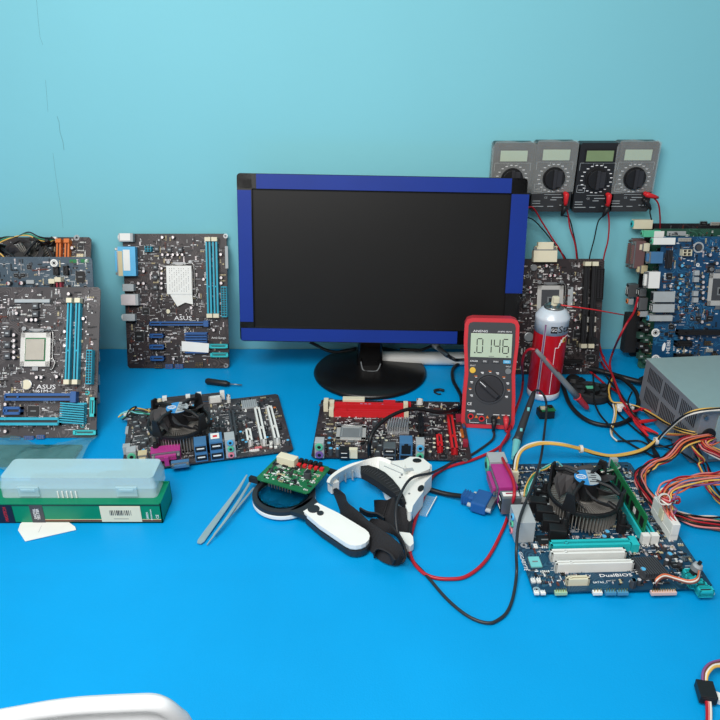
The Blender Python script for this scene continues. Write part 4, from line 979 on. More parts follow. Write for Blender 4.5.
text('GO', .008, 'ink', can, loc=(-.0025,0,0), bend=bend(A0,.1265,.0005), sx=.75)
wrapbox(can, 'printed_logo', .0125,.0185,.104,.112, A0+.1, 'yellow'); wrapbox(can, 'printed_logo', .0145,.0165,.1055,.110, A0+.1, 'darkink', .0005)
wrapbox(can, 'printed_stripe', -.0115,-.0075,.012,.134, A0-.25, 'lgrey'); wrapbox(can, 'printed_stripe', -.0105,-.0085,.012,.134, A0-.25, 'w_purple', .0005)
for x0,x1,y0,y1 in ((.001,.0018,.014,.096),(.001,.007,.0955,.0965),(.0065,.0075,.0965,.1),(.0072,.0095,.0995,.1045),(.009,.013,.104,.1095),(.0125,.020,.109,.1125),(.0195,.028,.112,.114)): wrapbox(can, 'printed_line', x0,x1,y0,y1,A0+.05,'ink')
for i in range(4): wrapbox(can, 'printed_line', .012,.026,.092-i*.004,.0925-i*.004,A0+.05,'wine')

# ------------------------------------------------------------------ power supply
F0 = P(690,463); B0 = P(634,401)
d = (B0-F0); dep = .165; d = d.normalized(); Xp = Vector((d.y, -d.x, 0))     # local y runs back along the vent side, x to the right
ps = thing('power_supply', 'grey steel computer power supply with slotted side and a bundle of wires', 'power supply', M=frame_matrix(F0, Xp, d))
psu_m = mat('psu_top', (168,190,188), .42, .35, var=.05, bump=.1, bscale=500); psu_s = mat('psu_side', (140,143,148), .45, .3, var=.06)
PWd, PHt = .150, .082
b = MB(); b.box((PWd/2, dep/2, PHt/2), (PWd, dep, PHt), psu_s); b.box((PWd/2+.0004, dep/2, PHt+.0006), (PWd+.001, dep+.002, .0012), psu_m); b.build('case', ps, bevel=.0015)
b = MB(); b.box((PWd*.56, -.0008, PHt*.5), (PWd*.80, .0016, PHt*.86), psu_m); b.build('front_plate', ps, bevel=.0006)
for j in range(2):
    for i in range(3):
        b = MB()
        for k in range(10): 
            y = .012+i*.049+k*.0043
            b.box((-.0002, y, .026+j*.033+.004), (.0008,.0017,.024), 'dark')
        b.build('vent_slots', ps, label='group of dark vent slots')
b = MB(); b.cyl((.016,-.0022,.046), .010, .003, 'black', 20, axis='y'); b.build('grommet', ps)
b = MB(); b.box((.045,-.0020,.020), (.024,.0008,.0016), 'lgrey'); b.box((.055,-.002,.072), (.03,.001,.002), 'grey'); b.build('lettering', ps)
for x, z in ((.006,.074),(.006,.008),(.144,.074)):
    b = MB(); b.cyl((x,-.003,z), .003, .003, 'metal', 12, axis='y'); b.build('screw', ps)
PI_ = ps.matrix_world.inverted()
hole = ps.matrix_world @ Vector((.016,-.004,.046))
rnd = random.Random(4)
def bundle(name, pts, cols, r=.0011, spread=.004, m0='w_black', label=None, twist=1.5, k=5, ends=None):
    """a loom of single wires following one path; first wire carries the part, the others are its sub-parts"""
    pts = [Vector(p) for p in smoothpath(pts, 3)]; n = len(pts); par = None
    for i, m in enumerate(cols):
        a = 2*PI*i/len(cols); q = []
        for j, p in enumerate(pts):
            t = (pts[min(j+1,n-1)]-pts[max(j-1,0)]).normalized(); u = t.cross(Vector((0,0,1))).normalized(); w = u.cross(t)
            an = a+twist*j/n; s_ = spread*(1+.25*math.sin(j*.9+i*2.3))
            pp = p+u*(s_*math.cos(an)*1.25)+w*(s_*.55*math.sin(an)); pp.z = max(pp.z, r+.0004)
            q.append(pp)
        if ends: q[-1] = Vector(ends[i % len(ends)])
        b = MB(); b.M = PI_; b.tube(smoothpath(q, 2), r, m, 6)
        o = b.build(name if i == 0 else 'wire', ps if i == 0 else par, smooth=True, label=label if i == 0 else None)
        if i == 0: par = o
    return par
bundle('wire_bundle', [hole, P(684,442,.045), P(669,457,.03), P(655,463,.016), P(645,469,.010), P(640,477,.010), P(643,488,.010), P(652,500,.012), P(662,512,.008), P(678,516,.006), P(695,522,.006), P(722,526,.006), P(745,530,.006)],
       ['w_red','w_black','w_pink','w_orange','w_black','w_yellow','w_red','w_brown','w_pink','w_black'], r=.0012, spread=.0050, label='loom of red, orange and black wires looping left of the socket')
conn = J.root.matrix_world @ Vector((atxc[0], atxc[1], .026))
ends = [J.root.matrix_world @ Vector((atxc[0]+(.0025 if i % 2 else -.0025), atxc[1]-.022+.044*(i//2)/5.5, .024)) for i in range(12)]
bundle('wire_bundle', [hole+Vector((.004,0,-.004)), P(705,446,.040), P(735,462,.020), P(772,480,.016), P(778,478,.030), P(765,473,.048), P(738,474,.060), P(720,478,.062), P(700,480,.062), P(682,483,.062), P(668,490,.060), P(664,499,.052), conn+Vector((0,.0,.022)), conn],
       ['w_pink','w_red','w_orange','w_pink','w_yellow','w_purple','w_orange','w_red','w_pink','w_brown','w_white','w_red'], spread=.0070, label='pink, red and orange loom running into the white plug', ends=ends, twist=.6)
b = MB(); b.M = PI_ @ J.root.matrix_world; b.box((atxc[0], atxc[1], .0175), (.0095,.054,.016), 'white'); b.box((atxc[0]-.006, atxc[1], .020), (.002,.010,.014), 'cream'); b.build('power_plug', ps, bevel=.0006, label='wide white power plug')
b = MB(); b.M = PI_; b.M = PI_ @ Matrix.Translation(P(664,499,.055)) @ Matrix.Rotation(1.3, 4, 'X'); b.ring((0,0,-.001), .0060, .0072, .0025, 'w_white', 16); b.build('cable_tie', ps)
bundle('wire_bundle', [hole+Vector((.002,0,0)), P(694,440,.045), P(698,453,.03), P(702,463,.012), P(708,480,.006), P(715,492,.005), P(726,503,.005), P(745,515,.005)],
       ['w_yellow','w_black','w_black','w_red','w_black','w_yellow','w_red'], spread=.0050, label='loom of black, yellow and red wires running down to the cloth')
bundle('wire_bundle', [P(665,505,.004), P(676,514,.004), P(690,517,.005), P(705,519,.005), P(722,520,.005), P(745,522,.005)], ['w_green','w_black','w_white','w_red','w_black','w_cyan'], spread=.004, label='green, white and black wires below the plug')
z0 = .022
bundle('wire_bundle', [v4+Vector((.0,0,0)), P(517,457,.030), P(525,448,.034), P(540,443,.036), P(561,444.5,.034), P(581,449,.022), P(598,454,.012), P(616,456,.008), P(641,451,.010), P(656,441,.016), P(671,427,.05), P(686,415,.078), P(702,410.5,.088), P(722,409,.090), P(750,407,.088)],
       ['w_yellow','w_white','w_black','w_yellow'], r=.0015, spread=.0018, twist=5, label='yellow and black processor power wires crossing over the power supply')
for x, y, z in ((581,449,.022),(656,441,.016)):
    b = MB(); b.M = PI_ @ Matrix.Translation(P(x,y,z)) @ Matrix.Rotation(PI/2, 4, 'Y'); b.ring((0,0,-.002), .0042, .0056, .004, 'w_white', 14); b.build('cable_tie', ps)
bundle('wire_bundle', [hole, P(684,431,.045), P(667,424,.030), P(652,415,.018), P(637,407,.014), P(622,404,.014), P(613,403,.012), P(609,397,.012), P(608,389,.014), P(611,381,.016), P(613,377,.012)],
       ['w_yellow','w_black','w_yellow'], r=.0013, spread=.0018, label='thin yellow and black wires to a small white plug')
bundle('wire_bundle', [P(614,404,.012), P(615.5,411,.010), P(614,420,.006), P(611.5,430,.004), P(612,436,.004), P(617,441,.003)], ['w_white','w_yellow'], r=.0012, spread=.0012, label='short cream wires lying on the cloth')
b = MB(); b.M = PI_ @ Matrix.Translation(P(624,406,.013)) @ Matrix.Rotation(.1, 4, 'Z'); b.box((0,0,0), (.022,.007,.006), 'white'); b.box((-.010,-.006,-.002), (.005,.008,.005), 'white'); b.box((.012,-.003,-.001), (.004,.008,.005), 'white'); b.build('small_plug', ps, bevel=.0006, label='small white plug')
bundle('wire_bundle', [hole, P(688,434,.04), P(678,434.5,.03), P(664,434,.02)], ['w_yellow','w_orange'], r=.0012, spread=.0012)
for l in ([hole, P(684,440,.035), P(668,446,.012), P(652,446,.005), P(640,441,.003), P(628,441,.003), P(618,441,.003)], [P(700,465,.01), P(680,452,.01), P(662,446,.006), P(650,440,.003), P(636,430,.003), P(620,415,.003), P(604,398,.003)]):
    wirepart('wire', ps, PI_, l, .0014, 'w_black', label='single black wire')

for k_, (px_, py_, z_) in enumerate(((747,530,.007),(747,515.5,.006),(747,522,.022))):
    b = MB(); b.M = PI_ @ Matrix.Translation(P(px_,py_,z_)) @ Matrix.Rotation(-.3, 4, 'Z'); b.box((.004,0,0), (.016,.014,.010), 'black' if k_ else 'white'); b.build('drive_plug', ps, bevel=.0006)
# ------------------------------------------------------------------ loose cables at the right
def cab(name, label, pts, r, m, group=None, k=6):
    o = MB().tube(path(pts, k), r, m, 10).build(name, smooth=True); return tag(o, label, 'cable', group)
cab('power_cable', 'thick black cable coming from behind the spray can and passing behind the power supply', [(548,366,.006),(567,368,.006),(585,368,.008),(600,371,.010),(620,377,.010),(640,382,.008),(641,380,.008),(650,376,.006)], .0050, 'w_black')
cab('coiled_cable', 'black cable forming a round loop on the cloth left of the power supply', [(604,372,.018),(615,375,.018),(624,380,.018),(633,388,.016),(637.5,396,.012),(638,405,.008),(632,417,.005),(622,423,.005),(608,425.5,.004),(591,422,.004),(578,414,.004),(569,403,.004),(565,392,.004),(562,382,.004)], .0034, 'w_black')
cab('thin_cable', 'thin black cable running from behind the round loop down to two black plugs', [(593,374,.014),(594,388,.016),(594,400,.012),(599,413,.011),(608,424,.012),(620,437,.004),(634,446,.003),(645,452,.003),(655,457,.004)], .0015, 'w_black')
cab('thin_cable', 'thin black cable crossing inside the round loop toward the power supply bundle', [(606,376,.02),(612,384,.02),(622,396,.02),(629,408,.012),(633,420,.012),(641,430,.004),(650,444,.006),(657,456,.006)], .0017, 'w_black')
cab('thin_cable', 'thin black cable lying between the red leads and the power supply', [(632,392,.02),(628,402,.022),(632,412,.018),(640,420,.010),(648,430,.008),(660,436,.006),(672,440,.006)], .0014, 'w_black')
b = MB(); b.tube([P(652,446,.006), P(657,457,.006)], .004, 'w_black', 8, rs=[.002,.0045]); tag(b.build('barrel_plug'), 'small black plug on the cloth below the power supply', 'plug')
RL = 'red leads tangled left of the power supply'
def redlead(label, pts, prong=None):
    t = thing('red_lead', label, 'test lead', RL, loc=P(*pts[0]) if len(pts[0]) == 3 else Y(pts[0][0],pts[0][1],pts[0][3])); IM = Matrix.Translation(-t.location)
    wirepart('wire', t, IM, path(pts, 2), .0019, 'w_red', n=8, k=3)
    if prong:
        b = MB(); b.M = IM; a, c = P(*prong[0]), P(*prong[1]); b.tube([a, a.lerp(c,.4), c], .003, 'red', 8, rs=[.003,.0032,.0016]); b.build('crocodile_clip', t, label='red clip')
redlead('red lead rising from the tangle up to the stacked boards', [(638,297,None,1.045),(634,312,None,1.045),(627,323,None,1.05),(619,338,None,1.05),(613,352,.02),(610,362,.02),(611,372,.014),(616,385,.014),(620,396,.014),(624,408,.012),(634,420,.010)], ((634,420,.012),(648,436,.006)))
redlead('red lead coming down beside the dark upright board into the tangle', [(597,330,None,1.12),(600,348,None,1.11),(604,360,.02),(612,374,.022),(617,388,.022),(622,400,.020),(632,411,.018),(640,409,.016)], ((640,409,.016),(652,412,.010)))
redlead('red lead lowest of the tangle, from the board foot to the white tie', [(594,338,None,1.13),(597,352,.01),(603,365,.006),(614,382,.006),(622,397,.006),(630,412,.006),(640,422,.014)], ((640,422,.014),(656,420,.010)))
redlead('short red lead slanting from the thick black cable into the tangle', [(588,370,.004),(598,378,.004),(606,385,.004),(616,391,.010),(622,398,.012),(632,416,.014),(642,427,.012)], ((642,427,.012),(658,434,.006)))

# small round fan and others
fp = P(591,396); fn = thing('small_fan', 'small round black fan with a pale green label beside the red-tipped probe', 'fan', loc=fp)
b = MB(); b.lathe([(.030,0),(.031,.004),(.030,.012),(.026,.014),(.024,.010),(.012,.008)], 'soft_black', 28); 
for i in range(7): b.box((.021*math.cos(i*.9), .021*math.sin(i*.9), .0125), (.010,.006,.002), 'dark', rz=i*.9+.5)
b.build('housing', fn); b = MB(); b.cyl((0,0,.008), .012, .007, 'black', 20); b.box((-.003,.002,.0153), (.013,.009,.0006), 'mint'); b.build('hub', fn)
b = MB(); b.box((.022,.012,.008), (.012,.010,.014), 'black'); b.box((-.026,.018,.006), (.014,.012,.010), 'black'); b.build('bracket', fn, bevel=.001)
kp = P(573,383); b = MB(); b.M = Matrix.Translation(kp); b.lathe([(.012,0),(.013,.006),(.010,.012),(.004,.013)], 'black', 16); b.box((.010,-.003,.005), (.016,.012,.009), 'black', rz=.4); tag(b.build('cable_plug', bevel=.001), 'black rounded plug on the cloth right of the spray can', 'plug')
mp = P(545,416); md_ = thing('relay_module', 'small black and green module on the cloth in front of the spray can', 'module', loc=mp)
b = MB(); b.box((0,0,.006), (.024,.018,.012), 'black', rz=.1); b.build('case', md_, bevel=.0008)
b = MB(); b.box((.002,0,.0135), (.022,.016,.0015), 'green', rz=.1); b.box((-.005,-.002,.0155), (.008,.006,.003), 'cream', rz=.1); b.box((.007,.003,.0155), (.006,.006,.003), 'black', rz=.1); b.build('circuit_board', md_)

# ------------------------------------------------------------------ small things left and centre
sp0, sp1, sp2 = P(206,381,.006), P(229.5,384,.006), P(242,385,.004)
sd = thing('screwdriver', 'tiny black screwdriver on the cloth between the upright and flat boards', 'screwdriver', loc=sp0)
IM = Matrix.Translation(-sp0); d = sp1-sp0
b = MB(); b.M = IM; b.tube([sp0, sp0+d*.08, sp0+d*.6, sp0+d*.85, sp1], .005, 'black', 12, rs=[.004,.0055,.0050,.0052,.003]); b.build('handle', sd, smooth=True)
b = MB(); b.M = IM; b.tube([sp1, sp2], .0011, 'tin', 8); b.build('shaft', sd, smooth=True)
b = MB(); b.tube(path([(434,391,.002),(436,390,.003),(440,389.5,.003),(444,390.5,.003)]), .0022, 'black', 8); b.tube(path([(434,392,.0015),(438,394,.0015),(441,394,.0015)]), .0012, 'black', 6)
tag(b.build('rubber_foot', smooth=True), 'tiny black curl of rubber on the cloth right of the monitor base', 'rubber scrap')

# green box (open carton) with clear case on it
gb_f = Vector((-.36,.689,0)); GWd = .240; gx1 = -.2433; GD, GHt = .047, .029
gx0 = gx1-GWd
gbm = mat('box_green', (0,128,92), .4, var=.06)
gb = thing('carton', 'green cardboard tester box lying flat under the clear plastic case', 'box', loc=((gx0+gx1)/2, .689+GD/2, 0))
b = MB(); t = .0012; hw, hd = GWd/2, GD/2
b.box((0,0,.0006), (GWd,GD,.0012), gbm)
b.box((0,-hd+t/2,GHt/2), (GWd,t,GHt), gbm); b.box((0,hd-t/2,GHt/2), (GWd,t,GHt), gbm); b.box((-hw+t/2,0,GHt/2), (t,GD,GHt), gbm); b.box((hw-t/2,0,GHt/2), (t,GD,GHt), gbm)
b.box((0,0,GHt-.0035), (GWd-2*t,GD-2*t,.001), gbm)
b.build('carton_body', gb)
b = MB(); b.box((0,-hd-.0001,GHt-.002), (GWd,.0006,.0018), mat('box_dark_green', (20,60,48), .5)); b.build('lid_seam', gb)
X2 = lambda px: Y(px, 512, .689).x-(gx0+gx1)/2
for name, a, c, m, lb in (('black_band', -3, 13, mat('band_navy', (22,24,44), .45), 'black end band with red lettering'), ('grey_band', 30.5, 43.5, 'charcoal', 'grey band with white lettering')):
    b = MB(); b.box(((X2(a)+X2(c))/2,-hd-.0003,GHt*.48), (X2(c)-X2(a),.0006,GHt*.94), m); b.build('printed_band', gb, label=lb)
FT = Matrix.Translation((0,-hd-.0007,0)) @ Matrix.Rotation(PI/2, 4, 'X')
text('MASTECH', .0058, 'red', gb, (X2(5.5), GHt*.48, 0), rz=PI/2, M=FT, sx=.85)
text('DIGITAL', .0042, 'ink', gb, (X2(34.6), GHt*.5, 0), rz=PI/2, M=FT, sx=1.0); text('TESTER', .0052, 'ink', gb, (X2(38.0), GHt*.48, 0), rz=PI/2, M=FT, sx=1.0)
b = MB(); a, c = X2(43.5), X2(160); b.box(((a+c)/2,-hd-.0003,.0035), (c-a,.0006,.002), 'w_brown'); b.box(((a+c)/2,-hd-.0003,.0055), (c-a,.0005,.0006), 'beige'); b.build('printed_stripe', gb)
b = MB(); a, c = X2(100.5), X2(141); b.box(((a+c)/2,-hd-.0006,GHt*.49), (c-a,.0008,.0235), 'cream'); st = b.build('barcode_sticker', gb, bevel=.0002, label='cream sticker with a barcode')
b = MB(); x = X2(110); rnd = random.Random(3)
while x < X2(131): w_ = rnd.choice((.0005,.0009,.0014)); b.box((x,-hd-.0011,GHt*.56), (w_,.0002,.0075), 'dark'); x += w_+rnd.choice((.0006,.0009,.0015))
b.box(((X2(113)+X2(128))/2,-hd-.0011,GHt*.25), (X2(128)-X2(113),.0002,.0006), 'grey'); b.build('barcode', st)
text('GREEN', .0035, 'ink', gb, (X2(147), GHt*.4, 0), rz=PI/2, M=FT); text('CE', .005, 'ink', gb, (X2(157), GHt*.35, 0), rz=PI/2, M=FT); text('MADE IN CHINA', .0022, 'ink', gb, (X2(151), GHt*.45, 0), rz=PI/2, M=FT)
# clear case
clearm = mat('frosted_plastic', (200,232,238), .22, alpha=.45, var=.03, spec=.7, trans=.0); clear2 = mat('frosted_tray', (210,236,240), .25, alpha=.38, var=.03)
zc = GHt-.0028
fl_, fr_ = P(1,498,zc), P(157,498,zc); CWd = fr_.x-fl_.x; CD = .047; CHt = .028
cs = thing('parts_case', 'translucent frosted plastic case lying on the green box', 'plastic case', loc=((fl_.x+fr_.x)/2, fl_.y+CD/2, zc))
hw, hd = CWd/2, CD/2
def shell(b, w, d, z0, z1, r, m, top=None, t=.0014, tap=0):
    o = rrect(w, d, r); i_ = rrect(w-2*t, d-2*t, r*.8); n = len(o)
    if top: o2 = rrect(w-tap, d-tap, r*.8)
    else: o2 = o
    b.add([(x,y,z0) for x,y in o]+[(x,y,z1) for x,y in o2], [(i,(i+1)%n,n+(i+1)%n,n+i) for i in range(n)], m)
    b.add([(x,y,z0) for x,y in i_]+[(x*(w-tap*1.0)/w,y*(d-tap)/d,z1-(t if top else 0)) for x,y in i_], [((i+1)%n,i,n+i,n+(i+1)%n) for i in range(n)], m)
b = MB(); b.prism(rrect(CWd, CD, .006), 0, .0014, clear2); shell(b, CWd, CD, .0014, .014, .006, clear2); b.build('tray', cs)
b = MB(); shell(b, CWd+.001, CD+.001, .014, CHt, .006, clearm, top=True, tap=.006); b.prism(rrect(CWd-.005, CD-.005, .006), CHt-.001, CHt, clearm); b.build('lid', cs, bevel=.0008)
for px in (29,127):
    x = Y(px,490,fl_.y).x-cs.location.x; b = MB(); b.box((x,-hd-.0015,.011), (.026,.003,.014), clearm); b.box((x,-hd-.003,.014), (.018,.002,.004), clearm); b.build('latch', cs, bevel=.0008)
b = MB()
for i in range(5): b.box((X2(56+i*4.5)-(cs.location.x-gb.location.x),-hd-.001,.006), (.0016,.001,.010), 'white')
b.build('rib', cs, kind='stuff')
# dark tool inside case
b = MB(); b.M = Matrix.Translation(cs.location+Vector((0,.008,.0016))); b.box((-.01,0,.006), (.12,.010,.010), 'grey'); b.box((.052,0,.006), (.06,.020,.011), 'charcoal'); b.cyl((.02,0,.001), .009, .010, 'grey', 16)
tag(b.build('soldering_tool', bevel=.002), 'dark grey slim tool seen faintly through the lid of the frosted case', 'tool')
# bag behind, paper in front
b = MB(); pts = [(-.062,0),(-.05,.035),(.0,.05),(.06,.042),(.088,.02),(.086,-.008),(.03,-.03),(-.04,-.03)]
bagm = mat('bag_film', (120,170,172), .12, alpha=.38, bump=.9, bscale=60, spec=.9)
bc = P(45,462)
o = thing('plastic_bag', 'crumpled clear plastic bag with green contents behind the frosted case', 'plastic bag', loc=bc+Vector((0,.02,0)))
rnd = random.Random(9); n = 16; vs = []; fs = []
for i in range(n+1):
    for j in range(7):
        x = -.11+.165*i/n; y = -.045+.075*j/6+.012*math.sin(i*.5); z = .003+.010*math.sin(PI*j/6)*(1-.3*rnd.random())+.0025*rnd.random()
        vs.append((x,y,z))
for i in range(n):
    for j in range(6): q = i*7+j; fs.append((q, q+7, q+8, q+1))
b = MB(); b.add(vs, fs, bagm); b.build('film', o, smooth=False)
b = MB(); b.box((-.025,-.008,.003), (.13,.05,.004), mat('bag_green', (20,84,84), .4)); b.build('contents', o, label='flat dark green pouch')
q = [P(x, y, .0012) for x, y in ((20,524),(18,530),(25,541),(76,529.5),(75,526.5),(70,523),(62,516),(28,516))]
b = MB(); b.prism([(v.x, v.y) for v in q], .0004, .0010, 'white'); b.box(P(40,529,.0011), (.0004,.012,.0002), 'lgrey', rz=.1); tag(b.build('paper_slip'), 'torn white paper slip sticking out from under the green box', 'paper')

# ------------------------------------------------------------------ magnifier
mc = P(284.5,502); Rg = .0405
mg = thing('magnifying_glass', 'black and white magnifying glass, small green circuit board lying over its lens', 'magnifying glass', loc=mc)
he = P(359,551); hd_ = (he-mc); ang = math.atan2(hd_.y, hd_.x); hl = hd_.length
magblack = mat('magnifier_black', (40,42,46), .35)
b = MB(); b.ring((0,0,.003), .0345, Rg, .006, 'white', 48); b.build('lower_ring', mg, bevel=.001)
b = MB(); b.ring((0,0,.009), .0335, .0405, .007, magblack, 48); MR = Matrix.Rotation(ang, 4, 'Z'); b.M = MR
b.prism([(.034,-.020),(.046,-.016),(.058,-.013),(.058,.013),(.046,.016),(.034,.020)], .009, .016, magblack); b.build('upper_ring', mg, bevel=.0012)
b = MB(); b.lathe([(.001,.0075),(.02,.0082),(.034,.0095),(.034,.0110),(.02,.0128),(.001,.0134)], mat('lens', (150,190,190), .03, trans=1., ior=1.12, var=.02), 40); b.build('lens', mg, smooth=True)
def hpts(w, l0, l1, g=0):
    o = [(l0,-w*.36),(l0+(l1-l0)*.35,-w*.48),(l1-w*.6,-w*.5)]
    o += [(l1-w*.5+ (w*.5)*math.cos(a), w*.5*math.sin(a)) for a in [-PI/2+PI*i/8 for i in range(9)]]
    return o+[(l1-w*.6,w*.5),(l0+(l1-l0)*.35,w*.48),(l0,w*.36)]
b = MB(); b.M = MR; b.prism(hpts(.034,.052,hl+.012), .001, .011, magblack); b.build('handle_base', mg, bevel=.003)
b = MB(); b.M = MR; b.prism(hpts(.033,.050,hl+.011), .011, .019, 'white'); b.build('handle_cover', mg, bevel=.003, seg=3)
b = MB(); b.M = MR; b.cyl((.056,0,.0185), .0075, .0015, magblack, 20); b.build('button', mg, bevel=.0004)
b = MB(); b.M = MR; b.cyl((.068,.0,.0185), .0042, .0018, magblack, 16); b.build('button', mg, bevel=.0004)

# small green board
z = .024
LB, BB, RB = P(248,478,z), P(302,491,z), P(339,467,z)
lenx, leny = .078, .064; ga = math.radians(-25); Xg = Vector((math.cos(ga), math.sin(ga), 0)); Yg = Vector((-math.sin(ga), math.cos(ga), 0))
gM = frame_matrix(Vector((-.087,.760,z-.001))-Yg*leny/2, Xg, Yg)
g = Board('small green circuit board with beige connector resting on the magnifying glass', lenx, leny, gM, mat('pcb_bright_green', (24,104,62), .35, kind='pcb', col2=(60,140,90), var=.1), None, (4.2353,180,440), name='circuit_module', cat='circuit board', scatter=70, seed=31)
g.box('connector', (412,62,498,84), .012, 'cream', bevel=.0006)
for i in range(5): g.box('relay', (505+i*20,80+i*4,520+i*20,92+i*4), .007, 'black')
for i in range(5): g.box('terminal', (497+i*24,100+i*4.5,512+i*24,109+i*4.5), .004, 'red')
g.caps([(540,138)], .0052, .009, top='black'); 
for x, y in ((410,100),(450,108),(490,118)): g.chip((x-13,y-8,x+13,y+8))
for x, y in ((470,75),(545,98)): g.caps([(x,y)], .0018, .004, top='mint')
b = MB()
for (x, y, w_) in ((390,140,.010),(440,152,.012),(445,135,.008),(370,160,.004),(395,165,.003),(440,175,.005),(475,185,.008),(500,180,.003)): v = g.L(x, y, .002); b.box((v.x, v.y, g.t+.0002), (w_, .0012, .0003), 'ink')
b.build('printed_marks', g.root)
for c_, d_ in (((-lenx/2-.004,.004,-.004), (.014,.006,.007)), ((lenx/2+.004,leny-.004,-.002), (.012,.006,.006))): b = MB(); b.box(c_, d_, 'black'); b.build('standoff', g.root)
b = MB(); 
for i in range(9): b.box((-.018+i*.004,-.0002,-.002), (.0012,.001,.005), 'tin')
b.build('solder_pins', g.root)

# ------------------------------------------------------------------ tweezers
t0 = P(247,477,.012); tw = thing('tweezers', 'open grey steel tweezers lying beside the magnifying glass', 'tweezers', loc=t0); IM = Matrix.Translation(-t0)
twm = mat('tweezer_steel', (172,184,186), .3, .5)
def blade(pts, ws, t, name='arm'):
    b = MB(); b.M = IM; P_ = [Vector(p) for p in pts]; vs = []; fs = []; L = len(P_)
    for i, p in enumerate(P_):
        dd = (P_[min(i+1,L-1)]-P_[max(i-1,0)]).normalized(); s_ = dd.cross(Vector((0,0,1))).normalized(); u = s_.cross(dd)
        w_ = ws[i]/2; vs += [p-s_*w_-u*t/2, p+s_*w_-u*t/2, p+s_*w_+u*t/2, p-s_*w_+u*t/2]
    for i in range(L-1):
        for k in range(4): j = (k+1) % 4; fs.append((i*4+k, i*4+j, (i+1)*4+j, (i+1)*4+k))
    fs += [(3,2,1,0), tuple((L-1)*4+k for k in range(4))]
    b.add(vs, fs, twm); return b.build(name, tw)
blade([P(247,475,.012), P(238,490,.008), P(222,512,.004), P(208,531,.003), P(201,541,.002), P(199,543.5,.002)], [.002,.0045,.0072,.0085,.0085,.005], .0012)
blade([P(251,481,.010), P(240,499,.010), P(228,517,.010), P(219,529,.008), P(207,545,.002)], [.003,.0035,.0035,.0025,.0010], .0012)
blade([P(254,488,.006), P(238,507,.008), P(222,525,.007), P(214,535,.004)], [.0025,.003,.003,.002], .0012)

# ------------------------------------------------------------------ headband magnifier
hbm = mat('headband_white', (232,232,226), .42, var=.03)
H0 = P(395,480); hb = thing('headband_magnifier', 'white headband magnifier with black elastic strap, lying on the cloth', 'headband magnifier', loc=H0); IM = Matrix.Translation(-H0)
CR = lambda x, y, z=0: P(330+x/6, 450+y/6, z)
# arc band: bottom path on the cloth, leaning outwards
bot = [CR(x,y,.002) for x,y in ((18,232),(40,205),(70,178),(110,162),(160,157),(200,165),(240,185),(280,205),(310,232),(345,262))]
top = [CR(x,y,.030) for x,y in ((-12,195),(0,168),(35,138),(78,112),(130,88),(182,70),(235,52),(290,42),(330,48),(370,66))]
bot = smoothpath(bot, 4); top = smoothpath(top, 4)
b = MB(); b.M = IM; b.ribbon(bot, [t_-q for t_, q in zip(top, bot)], .0045, hbm); b.build('headband_arc', hb, smooth=False, bevel=.0012)
bodyo = [(290,42),(330,48),(372,66),(440,60),(480,40),(530,42),(570,60),(610,90),(612,150),(568,196),(560,250),(525,295),(498,335),(490,372),(468,372),(452,325),(430,285),(380,250),(330,205),(300,120)]
q = [CR(x,y,.028) for x,y in bodyo]; b = MB(); b.M = IM; b.prism([(v.x,v.y) for v in q], .004, .028, hbm); b.build('light_housing', hb, bevel=.003, seg=3)
q = [CR(x,y,.034) for x,y in ((448,88),(475,52),(560,58),(600,92),(598,120),(530,150),(465,125))]; b = MB(); b.M = IM; b.prism([(v.x,v.y) for v in q], .026, .036, hbm); b.build('lamp_pod', hb, bevel=.002)
def oval(b, c, rx, ry, h, m, rz=0):
    M0 = b.M; b.M = M0 @ Matrix.Translation(c) @ Matrix.Rotation(rz, 4, 'Z') @ Matrix.Diagonal((rx,ry,1,1)); b.cyl((0,0,0), 1, h, m, 24); b.M = M0
b = MB(); b.M = IM; oval(b, CR(522,65,.0362), .0058, .0042, .0012, 'black'); b.build('knob', hb)
b = MB(); b.M = IM; oval(b, CR(545,232,.0284), .0036, .0065, .0012, 'black', -.4); b.build('knob', hb)
b = MB(); b.M = IM; q = CR(470,118,.0365); b.box(q, (.013,.006,.0006), 'lgrey', rz=.2); b.build('label_plate', hb)
for gx, gy in ((380,120),(400,95)): b = MB(); b.M = IM; b.box(CR(gx,gy,.0285), (.030,.0012,.001), 'lgrey', rz=-.65); b.build('groove', hb)
b = MB(); b.M = IM
for x, y in ((420,165),(430,150),(475,262)): oval(b, CR(x,y,.0283), .0014, .0014, .0004, 'grey')
b.build('screw', hb, kind=None)
b = MB(); b.M = IM; b1 = [(182,98),(230,92),(280,108),(330,135),(375,175),(415,225),(445,280),(458,320),(448,318),(415,285),(370,250),(320,215),(270,180),(220,150),(188,135)]
q = [CR(x,y,.030) for x,y in b1]; b.prism([(v.x,v.y) for v in q], .020, .0305, 'soft_black')
for i in range(16):
    f = i/15; x = 200+f*230; y = 118+f*f*165+f*8; c_ = CR(x, y, .031); b.box(c_, (.0008,.0085,.0010), 'charcoal', rz=-.5-f*.7)
b.build('padding', hb, bevel=.002, label='ribbed black padding')
b = MB(); b.M = IM
for (x, y) in ((50,185),(92,160),(135,150)): b.box(CR(x,y,.012), (.0012,.004,.016), 'lgrey', rz=.5)
b.box(CR(20,215,.010), (.012,.010,.016), hbm, rz=.6); b.build('strap_anchor', hb, bevel=.002)
b = MB(); b.M = IM; q = [CR(x,y,.012) for x,y in ((415,490),(480,498),(498,520),(502,560),(480,580),(455,560),(430,525))]; b.prism([(v.x,v.y) for v in q], .001, .012, hbm); b.build('strap_anchor', hb, bevel=.002)
b = MB(); b.M = IM; b.tube([CR(484,372,.015), CR(486,420,.013), CR(480,500,.010)], .0022, 'black', 8); b.build('strap_link', hb)
strapm = mat('elastic', (34,34,37), .85, bump=.4, bscale=500)
